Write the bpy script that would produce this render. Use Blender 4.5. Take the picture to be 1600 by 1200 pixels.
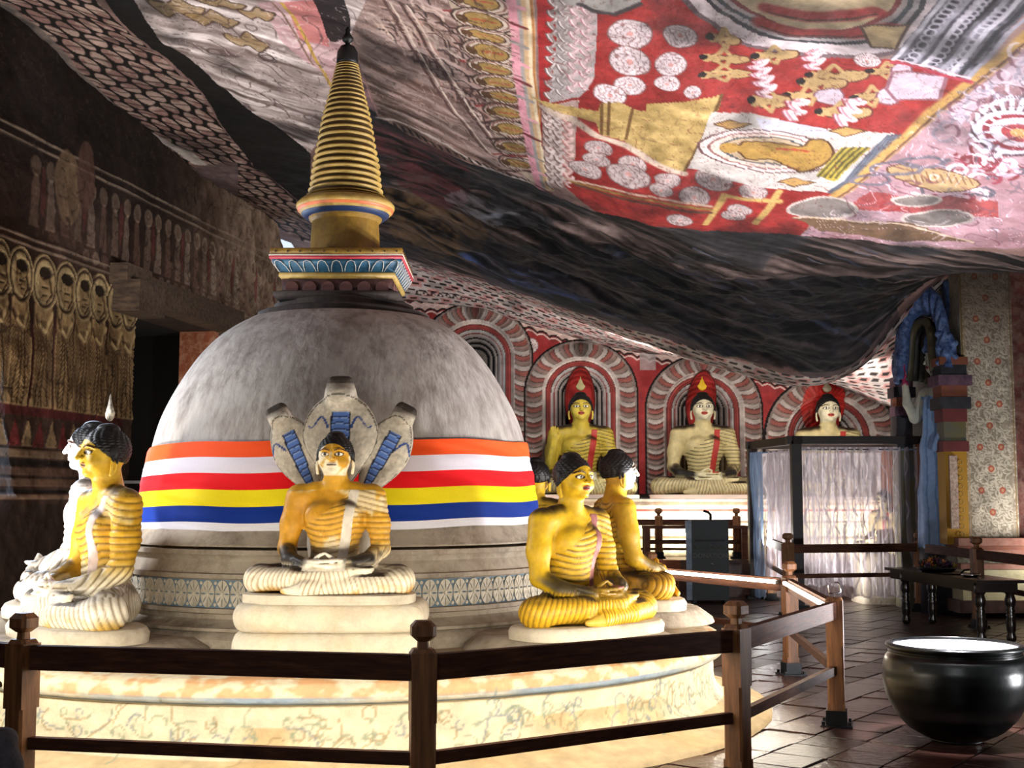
import bpy, bmesh, math, random
import numpy as np
from mathutils import Vector, Matrix
random.seed(7); RNG = np.random.default_rng(11)
for _o in list(bpy.data.objects): bpy.data.objects.remove(_o)
SC = bpy.context.scene; COL = SC.collection
PI = math.pi; R = math.radians
# ---------------------------------------------------------------- camera
CAM_H = 1.6; FPX = 1964.0; PITCH = R(5.24)
cam_d = bpy.data.cameras.new('camera'); cam = bpy.data.objects.new('camera', cam_d); COL.objects.link(cam)
cam.location = (0, 0, CAM_H); cam.rotation_euler = (R(90) + PITCH, 0, 0)
cam_d.sensor_width = 36; cam_d.lens = 36 * FPX / 1600; cam_d.clip_end = 200
SC.camera = cam
SC.view_settings.view_transform = 'Standard'; SC.view_settings.look = 'None'
SC.view_settings.gamma = 1; SC.view_settings.use_curve_mapping = False
SC.view_settings.exposure = 0.35
# ---------------------------------------------------------------- world: pale daylight that reaches the cave mouth
world = bpy.data.worlds.new('world'); SC.world = world; world.use_nodes = True
_bg = world.node_tree.nodes['Background']; _bg.inputs[0].default_value = (0.72, 0.83, 1.0, 1); _bg.inputs[1].default_value = 0.9
# ---------------------------------------------------------------- lamps of the cave, with unseen fill lights added
def area(name, loc, target, size, power, color=(1, 1, 1), size_y=None, spread=180):
    l = bpy.data.lights.new(name, 'AREA'); l.energy = power; l.color = color; l.shape = 'RECTANGLE'
    l.size = size; l.size_y = size_y or size; l.spread = R(spread)
    o = bpy.data.objects.new(name, l); COL.objects.link(o); o.location = loc
    o.rotation_euler = (Vector(target) - Vector(loc)).to_track_quat('-Z', 'Y').to_euler(); return o
# floodlights standing on the floor that throw their light up at the painted rock
area('floodlight', (5.6, 7.9, 0.4), (2.6, 11.4, 4.8), 0.5, 205, (0.95, 0.96, 1.0), spread=140)
area('floodlight', (4.3, 10.6, 0.3), (0.2, 9.4, 5.4), 0.5, 200, (1.0, 0.95, 0.97), spread=110)
area('floodlight', (-4.9, 8.6, 0.3), (-3.6, 12.0, 5.8), 0.4, 150, (1.0, 0.94, 0.88), spread=140)
area('daylight_through_door', (-4.6, 12.3, 2.5), (-2.6, 9.6, 1.8), 1.2, 75, (0.66, 0.79, 1.0), 1.8, spread=140)
area('flag_fill', (-5.15, 9.0, 3.1), (-2.6, 9.7, 1.7), 0.8, 48, (0.90, 0.93, 1.0), 0.5, spread=110)  # unseen fill light added for the dark left end of the flag
area('bowl_spot', (2.9, 8.1, 3.3), (2.99, 8.6, .6), 0.3, 30, (0.95, 0.95, 1.0), spread=24)
area('rear_fill', (-0.5, -1.5, 4.2), (-0.6, 10.0, 1.8), 3.0, 75, (0.95, 0.97, 1.0), 1.6)  # unseen soft fill added behind the camera
area('floodlight', (7.6, 16.6, 0.9), (7.2, 20.0, 3.0), 0.4, 36, (1.0, 0.96, 0.9))
area('floodlight', (6.3, 21.8, 0.75), (5.6, 22.9, 4.0), 1.2, 68, (1.0, 0.95, 0.9), 0.3)
area('floodlight', (3.2, 21.8, 0.75), (3.2, 22.9, 4.0), 1.6, 68, (1.0, 0.95, 0.9), 0.3)
area('lip_fill', (5.0, 19.6, 3.55), (4.9, 22.9, 2.9), 1.6, 60, (1.0, 0.95, 0.9), 0.3, spread=150)  # unseen lights added behind the lip to brighten the niche arches
area('lip_fill', (1.9, 19.6, 4.0), (2.2, 22.9, 3.1), 1.8, 60, (1.0, 0.95, 0.9), 0.3, spread=150)
area('floodlight', (0.3, 21.8, 0.75), (0.0, 22.9, 4.2), 1.2, 44, (1.0, 0.95, 0.9), 0.3)
# ---------------------------------------------------------------- photo point -> world point
def ray(px, py):
    u = (px - 800) / FPX; v = (600 - py) / FPX; c, s = math.cos(PITCH), math.sin(PITCH)
    q = c - v * s
    return u / q, (s + v * c) / q
def at(px, py, d):
    a, b = ray(px, py); return (a * d, d, CAM_H + b * d)
def zat(py, d): return CAM_H + ray(800, py)[1] * d
def xat(px, d, py=700): return ray(px, py)[0] * d
# ---------------------------------------------------------------- noise on arrays
def _hash(i, j, k, seed):
    h = (i * 374761393 + j * 668265263 + k * 2147483647 + seed * 974634777) & 0xFFFFFFFF
    h = ((h ^ (h >> 13)) * 1274126177) & 0xFFFFFFFF
    return ((h ^ (h >> 16)) & 0xFFFF) / 65535.0
def vnoise(x, y, z=None, seed=0):
    x = np.asarray(x, float); y = np.asarray(y, float)
    zz = np.zeros_like(x) if z is None else np.asarray(z, float)
    i, j, k = np.floor(x).astype(np.int64), np.floor(y).astype(np.int64), np.floor(zz).astype(np.int64)
    fx, fy, fz = x - i, y - j, zz - k
    fx = fx * fx * (3 - 2 * fx); fy = fy * fy * (3 - 2 * fy); fz = fz * fz * (3 - 2 * fz)
    def L(kk):
        a = _hash(i, j, kk, seed) * (1 - fx) + _hash(i + 1, j, kk, seed) * fx
        b = _hash(i, j + 1, kk, seed) * (1 - fx) + _hash(i + 1, j + 1, kk, seed) * fx
        return a * (1 - fy) + b * fy
    if z is None: return L(k)
    return L(k) * (1 - fz) + L(k + 1) * fz
def fbm(x, y, z=None, oct=4, seed=0):
    s = 0; a = 0.5; t = 0
    for o in range(oct):
        m = 2 ** o
        s = s + a * vnoise(x * m, y * m, None if z is None else z * m, seed + o * 17); t += a; a *= .5
    return s / t
def lin(c):
    c = np.asarray(c, float)
    return np.where(c <= .04045, c / 12.92, ((c + .055) / 1.055) ** 2.4)
def smooth(pts, n=4):
    P = np.array(pts, float); Q = []
    for i in range(len(P)):
        a, b, c, d = P[i - 1], P[i], P[(i + 1) % len(P)], P[(i + 2) % len(P)]
        for k in range(n):
            t = k / n; Q.append(.5 * (2 * b + (c - a) * t + (2 * a - 5 * b + 4 * c - d) * t * t + (3 * b - a - 3 * c + d) * t ** 3))
    return Q
def hexc(h): return np.array([int(h[i:i + 2], 16) / 255 for i in (0, 2, 4)])
def L4(h):
    c = lin(hexc(h)); return (float(c[0]), float(c[1]), float(c[2]), 1)
def sstep(a, b, x): 
    t = np.clip((x - a) / (b - a), 0, 1); return t * t * (3 - 2 * t)
# ---------------------------------------------------------------- materials
MATS = {}
def mat(name, color='808080', rough=.6, metal=0, col2=None, nscale=6, bump=0.0, bscale=40, vcol=False, spec=.4,
        emit=None, estr=0, stretch=(1, 1, 1), vary=.25, transmission=0, alpha=1, coord='Object', dirt=None, dscale=3, damt=.5):
    if name in MATS: return MATS[name]
    m = bpy.data.materials.new(name); m.use_nodes = True; nt = m.node_tree; N = nt.nodes; K = nt.links
    b = N['Principled BSDF']; b.inputs['Roughness'].default_value = rough; b.inputs['Metallic'].default_value = metal
    b.inputs['Specular IOR Level'].default_value = spec
    if transmission: b.inputs['Transmission Weight'].default_value = transmission
    b.inputs['Alpha'].default_value = alpha
    tc = N.new('ShaderNodeTexCoord'); mp = N.new('ShaderNodeMapping'); K.new(tc.outputs[coord], mp.inputs[0]); mp.inputs['Scale'].default_value = stretch
    nz = N.new('ShaderNodeTexNoise'); nz.inputs['Scale'].default_value = nscale; nz.inputs['Detail'].default_value = 6; nz.inputs['Roughness'].default_value = .65
    K.new(mp.outputs[0], nz.inputs[0])
    if vcol:
        at_ = N.new('ShaderNodeAttribute'); at_.attribute_name = 'Col'; src = at_.outputs['Color']
    else:
        mx = N.new('ShaderNodeMix'); mx.data_type = 'RGBA'
        mx.inputs[6].default_value = L4(color); mx.inputs[7].default_value = L4(col2 or color)
        rp = N.new('ShaderNodeValToRGB'); rp.color_ramp.elements[0].position = .35; rp.color_ramp.elements[1].position = .65
        K.new(nz.outputs[0], rp.inputs[0]); K.new(rp.outputs[0], mx.inputs[0]); src = mx.outputs[2]
    hv = N.new('ShaderNodeMapRange'); hv.inputs[1].default_value = .3; hv.inputs[2].default_value = .7
    hv.inputs[3].default_value = 1 - vary; hv.inputs[4].default_value = 1 + vary * .6
    K.new(nz.outputs[0], hv.inputs[0])
    ml = N.new('ShaderNodeMix'); ml.data_type = 'RGBA'; ml.blend_type = 'MULTIPLY'; ml.inputs[0].default_value = 1
    K.new(src, ml.inputs[6]); K.new(hv.outputs[0], ml.inputs[7]); out = ml.outputs[2]
    if dirt:
        n2 = N.new('ShaderNodeTexNoise'); n2.inputs['Scale'].default_value = dscale; n2.inputs['Detail'].default_value = 8; n2.inputs['Roughness'].default_value = .7
        K.new(mp.outputs[0], n2.inputs[0]); r2 = N.new('ShaderNodeMapRange'); r2.inputs[1].default_value = .45; r2.inputs[2].default_value = .68; r2.inputs[4].default_value = damt
        K.new(n2.outputs[0], r2.inputs[0]); m2 = N.new('ShaderNodeMix'); m2.data_type = 'RGBA'; m2.inputs[7].default_value = L4(dirt)
        K.new(r2.outputs[0], m2.inputs[0]); K.new(out, m2.inputs[6]); out = m2.outputs[2]
    K.new(out, b.inputs['Base Color'])
    if bump:
        bz = N.new('ShaderNodeTexNoise'); bz.inputs['Scale'].default_value = bscale; bz.inputs['Detail'].default_value = 5
        K.new(mp.outputs[0], bz.inputs[0]); bp = N.new('ShaderNodeBump'); bp.inputs['Strength'].default_value = bump; bp.inputs['Distance'].default_value = .02
        K.new(bz.outputs[0], bp.inputs['Height']); K.new(bp.outputs[0], b.inputs['Normal'])
    if emit:
        b.inputs['Emission Color'].default_value = L4(emit); b.inputs['Emission Strength'].default_value = estr
    MATS[name] = m; return m
# ---------------------------------------------------------------- objects
def tag(o, label=None, cat=None, group=None, kind=None):
    if label: o['label'] = label
    if cat: o['category'] = cat
    if group: o['group'] = group
    if kind: o['kind'] = kind
    return o
def thing(name, label, cat, loc=(0, 0, 0), rz=0, group=None, kind=None):
    o = bpy.data.objects.new(name, None); COL.objects.link(o); o.location = loc; o.rotation_euler = (0, 0, rz); o.empty_display_size = .1
    return tag(o, label, cat, group, kind)
def link(name, me, parent=None, m=None, loc=None, rot=None, scale=None):
    o = bpy.data.objects.new(name, me); COL.objects.link(o)
    if m is not None and not me.materials: me.materials.append(m)
    if parent: o.parent = parent
    if loc is not None: o.location = loc
    if rot is not None: o.rotation_euler = rot
    if scale is not None: o.scale = scale
    return o
def mesh_np(name, V, F, cols=None, smooth=True):
    """V (n,3), F (m,4) or (m,3) int arrays."""
    V = np.ascontiguousarray(V, np.float32); F = np.ascontiguousarray(F, np.int32); k = F.shape[1]
    me = bpy.data.meshes.new(name); me.vertices.add(len(V)); me.vertices.foreach_set('co', V.ravel())
    me.loops.add(F.size); me.loops.foreach_set('vertex_index', F.ravel())
    me.polygons.add(len(F)); me.polygons.foreach_set('loop_start', np.arange(0, F.size, k, dtype=np.int32))
    me.update(calc_edges=True)
    if smooth: me.polygons.foreach_set('use_smooth', np.ones(len(F), bool))
    if cols is not None:
        a = me.color_attributes.new('Col', 'FLOAT_COLOR', 'POINT')
        c = np.ones((len(V), 4), np.float32); c[:, :3] = cols; a.data.foreach_set('color', c.ravel())
    me.update(); return me
def bm_mesh(name, bm, smooth=False, bevel=0, seg=1):
    if bevel:
        bmesh.ops.bevel(bm, geom=[e for e in bm.edges if len(e.link_faces) == 2 and e.calc_face_angle(0) > .5], offset=bevel, segments=seg, affect='EDGES', profile=.6)
    bmesh.ops.recalc_face_normals(bm, faces=bm.faces)
    me = bpy.data.meshes.new(name); bm.to_mesh(me); bm.free()
    if smooth:
        for p in me.polygons: p.use_smooth = True
    return me
def box_bm(bm, lo, hi, M=None):
    vs = [bm.verts.new((x, y, z)) for x in (lo[0], hi[0]) for y in (lo[1], hi[1]) for z in (lo[2], hi[2])]
    for f in ((0, 1, 3, 2), (4, 6, 7, 5), (0, 4, 5, 1), (2, 3, 7, 6), (0, 2, 6, 4), (1, 5, 7, 3)): bm.faces.new([vs[i] for i in f])
    if M is not None: bmesh.ops.transform(bm, matrix=M, verts=vs)
    return vs
def box(name, lo, hi, m, parent=None, bevel=0, loc=None, rot=None):
    bm = bmesh.new(); box_bm(bm, lo, hi); return link(name, bm_mesh(name, bm, bevel=bevel), parent, m, loc, rot)
def lathe_me(name, prof, n=48, smooth=True, cap=True, square=False, cols=None, phase=0):
    """prof = [(r,z)...] bottom to top"""
    A = np.arange(n) / n * 2 * PI + phase
    V = []; 
    for r, z in prof:
        k = 1 / np.maximum(abs(np.cos(A)), abs(np.sin(A))) if square else 1
        V.append(np.stack([r * k * np.cos(A), r * k * np.sin(A), np.full(n, z)], 1))
    V = np.concatenate(V); F = []
    for i in range(len(prof) - 1):
        a = i * n + np.arange(n); b = i * n + (np.arange(n) + 1) % n
        F.append(np.stack([a, b, b + n, a + n], 1))
    F = np.concatenate(F)
    me = mesh_np(name, V, F, smooth=smooth)
    if cap:
        bm = bmesh.new(); bm.from_mesh(me); bm.verts.ensure_lookup_table()
        if prof[0][0] > 1e-4: bm.faces.new([bm.verts[i] for i in range(n)][::-1])
        if prof[-1][0] > 1e-4: bm.faces.new([bm.verts[(len(prof) - 1) * n + i] for i in range(n)])
        bm.to_mesh(me); bm.free()
    return me
def auto_smooth(me, ang=35):
    me.set_sharp_from_angle(angle=R(ang)); return me
def tube_me(name, pts, r, n=10, closed=False, ry=None):
    P = [Vector(p) for p in pts]; m = len(P); V = []; F = []
    rr = r if hasattr(r, '__len__') else [r] * m
    prev = None
    for i, p in enumerate(P):
        a = P[(i - 1) % m] if (closed or i) else P[0]; b = P[(i + 1) % m] if (closed or i < m - 1) else P[-1]
        t = (b - a).normalized()
        if prev is None: s = t.cross(Vector((0, 0, 1))); s = s.normalized() if s.length > .05 else Vector((1, 0, 0))
        else: s = (prev - t * prev.dot(t)).normalized()
        prev = s; w = t.cross(s)
        for k in range(n):
            c = math.cos(2 * PI * k / n); d = math.sin(2 * PI * k / n)
            V.append(p + s * c * rr[i] + w * d * (ry if ry else rr[i]))
    for i in range(m if closed else m - 1):
        for k in range(n):
            a = i * n + k; b = i * n + (k + 1) % n; c = ((i + 1) % m) * n + (k + 1) % n; d = ((i + 1) % m) * n + k
            F.append((a, b, c, d))
    me = bpy.data.meshes.new(name)
    if not closed: F = F + [tuple(range(n))[::-1], tuple((m - 1) * n + k for k in range(n))]
    me.from_pydata([tuple(v) for v in V], [], F)
    for p in me.polygons: p.use_smooth = True
    me.update(); return me
def copy_tree(o, parent=None):
    c = o.copy(); COL.objects.link(c)
    if parent: c.parent = parent
    for ch in [x for x in o.children]: copy_tree(ch, c)
    return c
# ---------------------------------------------------------------- painter: colours on points given in the surface's own metres
class Painter:
    def __init__(s, X, Y, base='808080'):
        s.X = X.ravel().astype(np.float32); s.Y = Y.ravel().astype(np.float32)
        s.C = np.tile(hexc(base), (s.X.size, 1)).astype(np.float32)
    def box(s, x0, y0, x1, y1):
        return np.nonzero((s.X >= x0) & (s.X <= x1) & (s.Y >= y0) & (s.Y <= y1))[0]
    def put(s, idx, a, col):
        c = hexc(col) if isinstance(col, str) else col
        a = a[:, None]; s.C[idx] = s.C[idx] * (1 - a) + c * a
    def poly(s, pts, col, a=1, fn=None):
        P = np.array(pts, float); idx = s.box(P[:, 0].min(), P[:, 1].min(), P[:, 0].max(), P[:, 1].max())
        if not len(idx): return idx
        x, y = s.X[idx], s.Y[idx]; ins = np.zeros(len(idx), bool); n = len(P)
        for i in range(n):
            x1, y1 = P[i]; x2, y2 = P[(i + 1) % n]
            if y1 == y2: continue
            c = ((y1 > y) != (y2 > y)) & (x < (x2 - x1) * (y - y1) / (y2 - y1) + x1); ins ^= c
        idx = idx[ins]
        if col is not None and len(idx): s.put(idx, np.full(len(idx), a), col)
        return idx
    def ell(s, cx, cy, rx, ry, col, rot=0, a=1, ring=None, fea=.06):
        m = max(rx, ry); idx = s.box(cx - m, cy - m, cx + m, cy + m)
        if not len(idx): return
        dx, dy = s.X[idx] - cx, s.Y[idx] - cy; c, k = math.cos(rot), math.sin(rot)
        u, v = (dx * c + dy * k) / rx, (-dx * k + dy * c) / ry; q = np.hypot(u, v)
        if ring: w = np.clip(1 - np.abs(q - (1 - ring / 2)) / (ring / 2), 0, 1) ** .5
        else: w = 1 - sstep(1 - fea, 1, q)
        s.put(idx, w * a, col)
    def line(s, pts, w, col, a=1, closed=False):
        P = np.array(pts, float)
        if closed: P = np.vstack([P, P[:1]])
        idx = s.box(P[:, 0].min() - w, P[:, 1].min() - w, P[:, 0].max() + w, P[:, 1].max() + w)
        if not len(idx): return
        x, y = s.X[idx], s.Y[idx]; d = np.full(len(idx), 1e9, np.float32)
        for i in range(len(P) - 1):
            ax, ay = P[i]; bx, by = P[i + 1]; ux, uy = bx - ax, by - ay; L = ux * ux + uy * uy + 1e-9
            t = np.clip(((x - ax) * ux + (y - ay) * uy) / L, 0, 1)
            d = np.minimum(d, (x - ax - t * ux) ** 2 + (y - ay - t * uy) ** 2)
        d = np.sqrt(d); s.put(idx, (1 - sstep(w * .35, w * .75, d)) * a, col)
    def lotus(s, cx, cy, r, k=10, base='d9c9c4', ln='7a5a58', mid='c98f86', ry=1, rot=0):
        s.ell(cx, cy, r, r * ry, ln, rot=rot); s.ell(cx, cy, r * .93, r * .93 * ry, base, rot=rot)
        m = r * 1.05; idx = s.box(cx - m, cy - m, cx + m, cy + m)
        if not len(idx): return
        u, v = (s.X[idx] - cx) / r, (s.Y[idx] - cy) / (r * ry); q = np.hypot(u, v); th = np.arctan2(v, u)
        for (r0, kk, ph) in ((.93, k, 0), (.66, max(5, k - 3), .3), (.4, 6, .1)):
            f = np.abs(np.cos(th * kk / 2 + ph)); edge = r0 * (.72 + .28 * f)
            w = (1 - sstep(0, .055, np.abs(q - edge))) * .8; s.put(idx, w, ln)
            spoke = (1 - sstep(0, .05, np.abs(np.sin(th * kk / 2 + ph + PI / 2)) * q)) * ((q < edge) & (q > r0 * .7)) * .7
            s.put(idx, spoke.astype(np.float32), mid)
        s.ell(cx, cy, r * .16, r * .16 * ry, mid)
    def done(s, shape=None): return lin(np.clip(s.C, 0, 1)).astype(np.float32)
def grid_faces(nu, nv, flip=False):
    i = np.arange(nu - 1)[:, None] * nv + np.arange(nv - 1)[None, :]; i = i.ravel()
    F = np.stack([i, i + nv, i + nv + 1, i + 1], 1)
    return F[:, ::-1] if flip else F
def tps(P, Z, lam=1e-3):
    P = np.array(P, float); n = len(P)
    d = np.hypot(P[:, None, 0] - P[None, :, 0], P[:, None, 1] - P[None, :, 1])
    K = np.where(d > 0, d * d * np.log(d + 1e-12), 0) + lam * np.eye(n)
    A = np.zeros((n + 3, n + 3)); A[:n, :n] = K; A[:n, n] = 1; A[:n, n + 1:] = P; A[n, :n] = 1; A[n + 1:, :n] = P.T
    w = np.linalg.solve(A, np.concatenate([Z, np.zeros(3)]))
    def f(x, y):
        x = np.asarray(x, float); y = np.asarray(y, float); s = w[n] + w[n + 1] * x + w[n + 2] * y
        for k in range(n):
            d2 = (x - P[k, 0]) ** 2 + (y - P[k, 1]) ** 2
            s = s + w[k] * .5 * d2 * np.log(d2 + 1e-9)
        return s
    return f
# ================================================================ CAVE CEILING
WA, WB = -7.01, 0.176                       # built wall on the left: x = WA + WB*y
def wallx(y): return WA + WB * y
_cp = [(0,20,12.0),(215,200,14.8),(330,285,16.8),(420,345,19.1),(483,380,19.8),
 (200,0,10.6),(350,120,12.2),(500,0,9.9),(480,240,14.6),(560,60,10.6),
 (800,0,8.8),(1200,0,8.1),(1600,0,7.3),(1000,200,10.5),(1400,200,9.6),(1600,220,9.2),(800,180,10.9),(700,120,10.7),
 (590,190,12.6),(640,215,12.8),(720,245,12.9),(850,295,12.8),(1000,345,12.5),(1250,370,12.0),(1500,392,11.6),(1600,400,11.3),
 (640,320,16.0),(750,340,15.6),(1000,440,16.0),(1250,470,15.2),(1440,430,15.0),
 (650,400,18.5),(780,440,18.0),(900,480,18.0),(1050,520,17.7),(1200,550,17.3),(1335,558,17.6),(1372,545,18.0),(1410,465,17.4),(1445,425,17.0),(1490,412,16.4),(1600,402,14.6),
 (660,425,21.2),(780,462,21.2),(900,505,21.2),(1100,565,21.0),(1300,590,20.8),(1420,590,20.6),(1560,420,19.0),
 (640,470,23.0),(740,480,23.0),(908,532,23.0),(1100,562,23.0),(1297,600,23.0),(1430,640,23.0),(1600,560,23.0)]
_P = []; _Z = []
for a, b, c in _cp:
    p = at(a, b, c); _P.append(p[:2]); _Z.append(p[2])
for p in ((-5, 4, 6.3), (-1, 4, 5.7), (3, 4, 5.0), (6, 4, 4.6), (-5, -4, 6.0), (0, -4, 5.6), (6, -4, 4.8), (10, 10, 3.6), (10, 20, 3.2), (10, 4, 4.2), (-6, 10, 6.3)):
    _P.append(p[:2]); _Z.append(p[2])
_ceil = tps(_P, np.array(_Z), 2e-2)
def ceil_z(x, y, fine=True):
    x = np.asarray(x, float); y = np.asarray(y, float); z = _ceil(x, y)
    if fine:
        z = z + (fbm(x * .9, y * .9, oct=4, seed=3) - .5) * .16
        dark = sstep(12.2, 14, y) * (1 - sstep(17.3, 18.2, y)) * sstep(-2.6, -1.5, x)
        rid = np.abs(fbm(x * .7 + y * .25, y * 1.5 - x * .35, oct=5, seed=9) - .5)
        z = z + dark * (rid * .55 - .06)
        z = z + (fbm(x * 5, y * 5, oct=3, seed=5) - .5) * .03
    return z
def hit_ceiling(px, py, y0=7.0, y1=22.9):
    a, b = ray(px, py); ys = np.linspace(y0, y1, 500); g = CAM_H + b * ys - _ceil(a * ys, ys)
    k = np.nonzero(g > 0)[0]
    if not len(k): y = y1
    elif k[0] == 0: y = y0
    else:
        i = k[0]; t = g[i - 1] / (g[i - 1] - g[i]); y = ys[i - 1] + t * (ys[i] - ys[i - 1])
    return (a * y, y)
def H(pts, **k): return [hit_ceiling(px, py, **k) for px, py in pts]

NU, NV = 1240, 600
_u = np.linspace(-.50, .48, NU)
_t = np.linspace(0, 1, NV); _y = 7.0 * (23.15 / 7.0) ** (_t ** 1.0)
_U, _Y = np.meshgrid(_u, _y, indexing='ij'); _X = _U * _Y
_Zc = ceil_z(_X, _Y)
pc = Painter(_X, _Y, '8a6a62')
_n1 = fbm(pc.X * 1.6, pc.Y * 1.6, oct=5, seed=21); _n2 = fbm(pc.X * 7, pc.Y * 7, oct=4, seed=22)
_streak = fbm(pc.X * 1.2 + pc.Y * .5, pc.Y * 9 - pc.X * 3, oct=4, seed=23)
ALL = np.arange(pc.X.size)
pc.C += (_n1 - .5)[:, None] * .25
# --- rock beyond the ridge: dark painting, deepened to carry its shade
RIDGE = H([(480,250),(545,55),(565,110),(590,180),(640,212),(720,243),(800,272),(850,292),(930,325),(1000,347),(1120,362),(1250,370),(1400,385),(1500,392),(1600,400)])
_dk = H([(545,60),(590,185),(640,214),(720,244),(800,272),(850,293),(930,325),(1000,346),(1120,361),(1250,369),(1400,384),(1500,394),(1640,404)])
_lip = [(9.0, 16.6), (6.6, 17.0), (5.2, 17.6), (3.5, 17.7), (1.9, 17.9), (.6, 18.2), (-.2, 18.4), (-1.5, 19.2), (-2.2, 20.4), (-3.2, 20.4), (-2.4, 15), ]
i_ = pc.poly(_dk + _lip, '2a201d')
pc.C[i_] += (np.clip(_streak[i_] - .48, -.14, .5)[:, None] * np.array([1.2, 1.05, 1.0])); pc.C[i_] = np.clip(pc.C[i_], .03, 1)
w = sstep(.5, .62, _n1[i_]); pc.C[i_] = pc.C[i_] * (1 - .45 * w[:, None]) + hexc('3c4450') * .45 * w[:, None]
for (q_, c_, a_) in (([(585,190),(640,214),(720,246),(735,300),(690,330),(640,300),(600,250)], '5a2026', .6), ([(600,300),(700,330),(760,350),(740,400),(650,400),(605,350)], '6a5030', .6), ([(690,300),(760,310),(850,340),(830,352),(740,335)], '8a8c94', .5)):
    j_ = pc.poly(H(smooth(q_)), None); pc.put(j_, a_ * sstep(.35, .55, _n2[j_] * .5 + _streak[j_] * .5), c_)
i_ = pc.poly(H([(730,395),(790,400),(870,440),(960,480),(1080,520),(1180,545),(1010,540),(880,490),(780,455)]), '26314f', .4)  # blue daylight tint painted over the dark rock
i_ = pc.poly(H([(700,370),(1000,400),(1180,430),(1400,470),(1420,540),(1200,545),(980,500),(860,455)]), '141a28', .35)
for k in range(70):
    a, b = 700 + RNG.random() * 700, 380 + RNG.random() * 140; L = 15 + RNG.random() * 60
    pc.line(H([(a, b), (a + L * .5, b + L * .16), (a + L, b + L * (.25 + .15 * RNG.random()))]), .025 + .02 * RNG.random(), ['5a6a92', '3a4668', '8088a0', '4a3a36'][k % 4], .45)
for (x0, y0, x1, y1, c) in ((720, 395, 800, 440, '5f7fd0'), (800, 415, 870, 450, '4a66b4'), (780, 430, 900, 470, '3a559c'), (712, 320, 800, 335, '8e94a0'), (840, 440, 960, 480, '33487e')):  # daylight tint continued in the paint as blue strokes
    for k in range(5):
        pc.line(H([(x0 + k * 4, y0 + k * 3), ((x0 + x1) / 2, (y0 + y1) / 2 + k * 2), (x1, y1 - k)]), .09, c, .35)
# --- bright ceiling left of the ridge: pink-white plaster
_LE = H([(190,0),(250,62),(330,130),(400,185),(480,235)])
i_ = pc.poly(H([(190,0),(250,62),(330,130),(400,185),(480,240),(560,150),(548,60),(640,0),(600,-40),(190,-40)]), 'b9a9a3')
pc.C[i_] += (np.clip(_streak[i_] - .5, -.3, .3)[:, None] * np.array([.9, .95, .95]))
i_ = pc.poly(H([(400,0),(520,0),(545,60),(590,180),(530,150),(500,110),(440,60)]), 'd89aa0', .5)
i_ = pc.poly(H([(440,0),(500,0),(515,70),(470,60)]), 'c8574e', .55)
pc.poly(H(smooth([(488,-10),(500,20),(512,58),(532,62),(548,40),(540,5),(525,-20)])), '1a1010', .92)
for (a, b, w_, h_) in ((275,12,46,16),(330,30,44,14),(385,62,36,16),(345,5,40,8),(400,20,30,12)):
    q = H(smooth([(a - w_, b - h_ * .7), (a - w_ * .3, b - h_ * .5), (a, b - h_), (a + w_ * .5, b - h_ * .3), (a + w_, b + h_ * .2), (a + w_ * .6, b + h_), (a + w_ * .1, b + h_ * .4), (a - w_ * .3, b + h_ * .6)]))
    pc.poly(q, 'a3824a', .7); pc.line(q, .02, '4a3226', .8, closed=True)
for k in range(26):
    a, b = 230 + RNG.random() * 250, 10 + RNG.random() * 150
    if b > (a - 190) * .72 or a < 230: continue
    L = 20 + RNG.random() * 40
    pc.line(H([(a, b), (a + L * .4, b + L * .18), (a + L * .8, b + L * .5), (a + L, b + L * .6)]), .018, '5e4a48', .7)
pc.line(H([(440,0),(470,45),(500,100),(520,140)]), .03, 'c29a3e'); pc.line(H([(425,0),(458,45),(490,98)]), .02, '8a6a58')
for (a, b) in ((416, 86), (560, 136), (420, 90)):
    q = hit_ceiling(a, b); pc.ell(q[0], q[1], .08, .12, '4a3a3a', ring=.3)
# loose brush lines over the painted plaster
def brush(idx, X, Y, f, col, a, seed, w=.05, k=9):
    v = fbm(X[idx] * f, Y[idx] * f, oct=3, seed=seed) * k; d = np.abs(v % 1 - .5); g = fbm(X[idx] * f * 3, Y[idx] * f * 3, oct=2, seed=seed + 1); return idx, (1 - sstep(w * .4, w, d)) * a * sstep(.35, .55, g), col
_ib = pc.poly(H([(190,0),(250,62),(330,130),(400,185),(480,240),(560,150),(548,60),(640,0),(600,-40),(190,-40)]), None)
pc.put(*brush(_ib, pc.X, pc.Y, 1.3, '4a3634', .6, 301, .06)); pc.put(*brush(_ib, pc.X, pc.Y, 2.2, 'efe4de', .5, 305, .06))
# --- dark seam between the patterned strip and the plaster
pc.poly(H([(150,-20),(195,-20),(255,60),(335,130),(400,180),(485,235),(485,330),(400,262),(370,225),(345,190),(300,130),(240,80),(180,20)]), '14110f')
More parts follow.
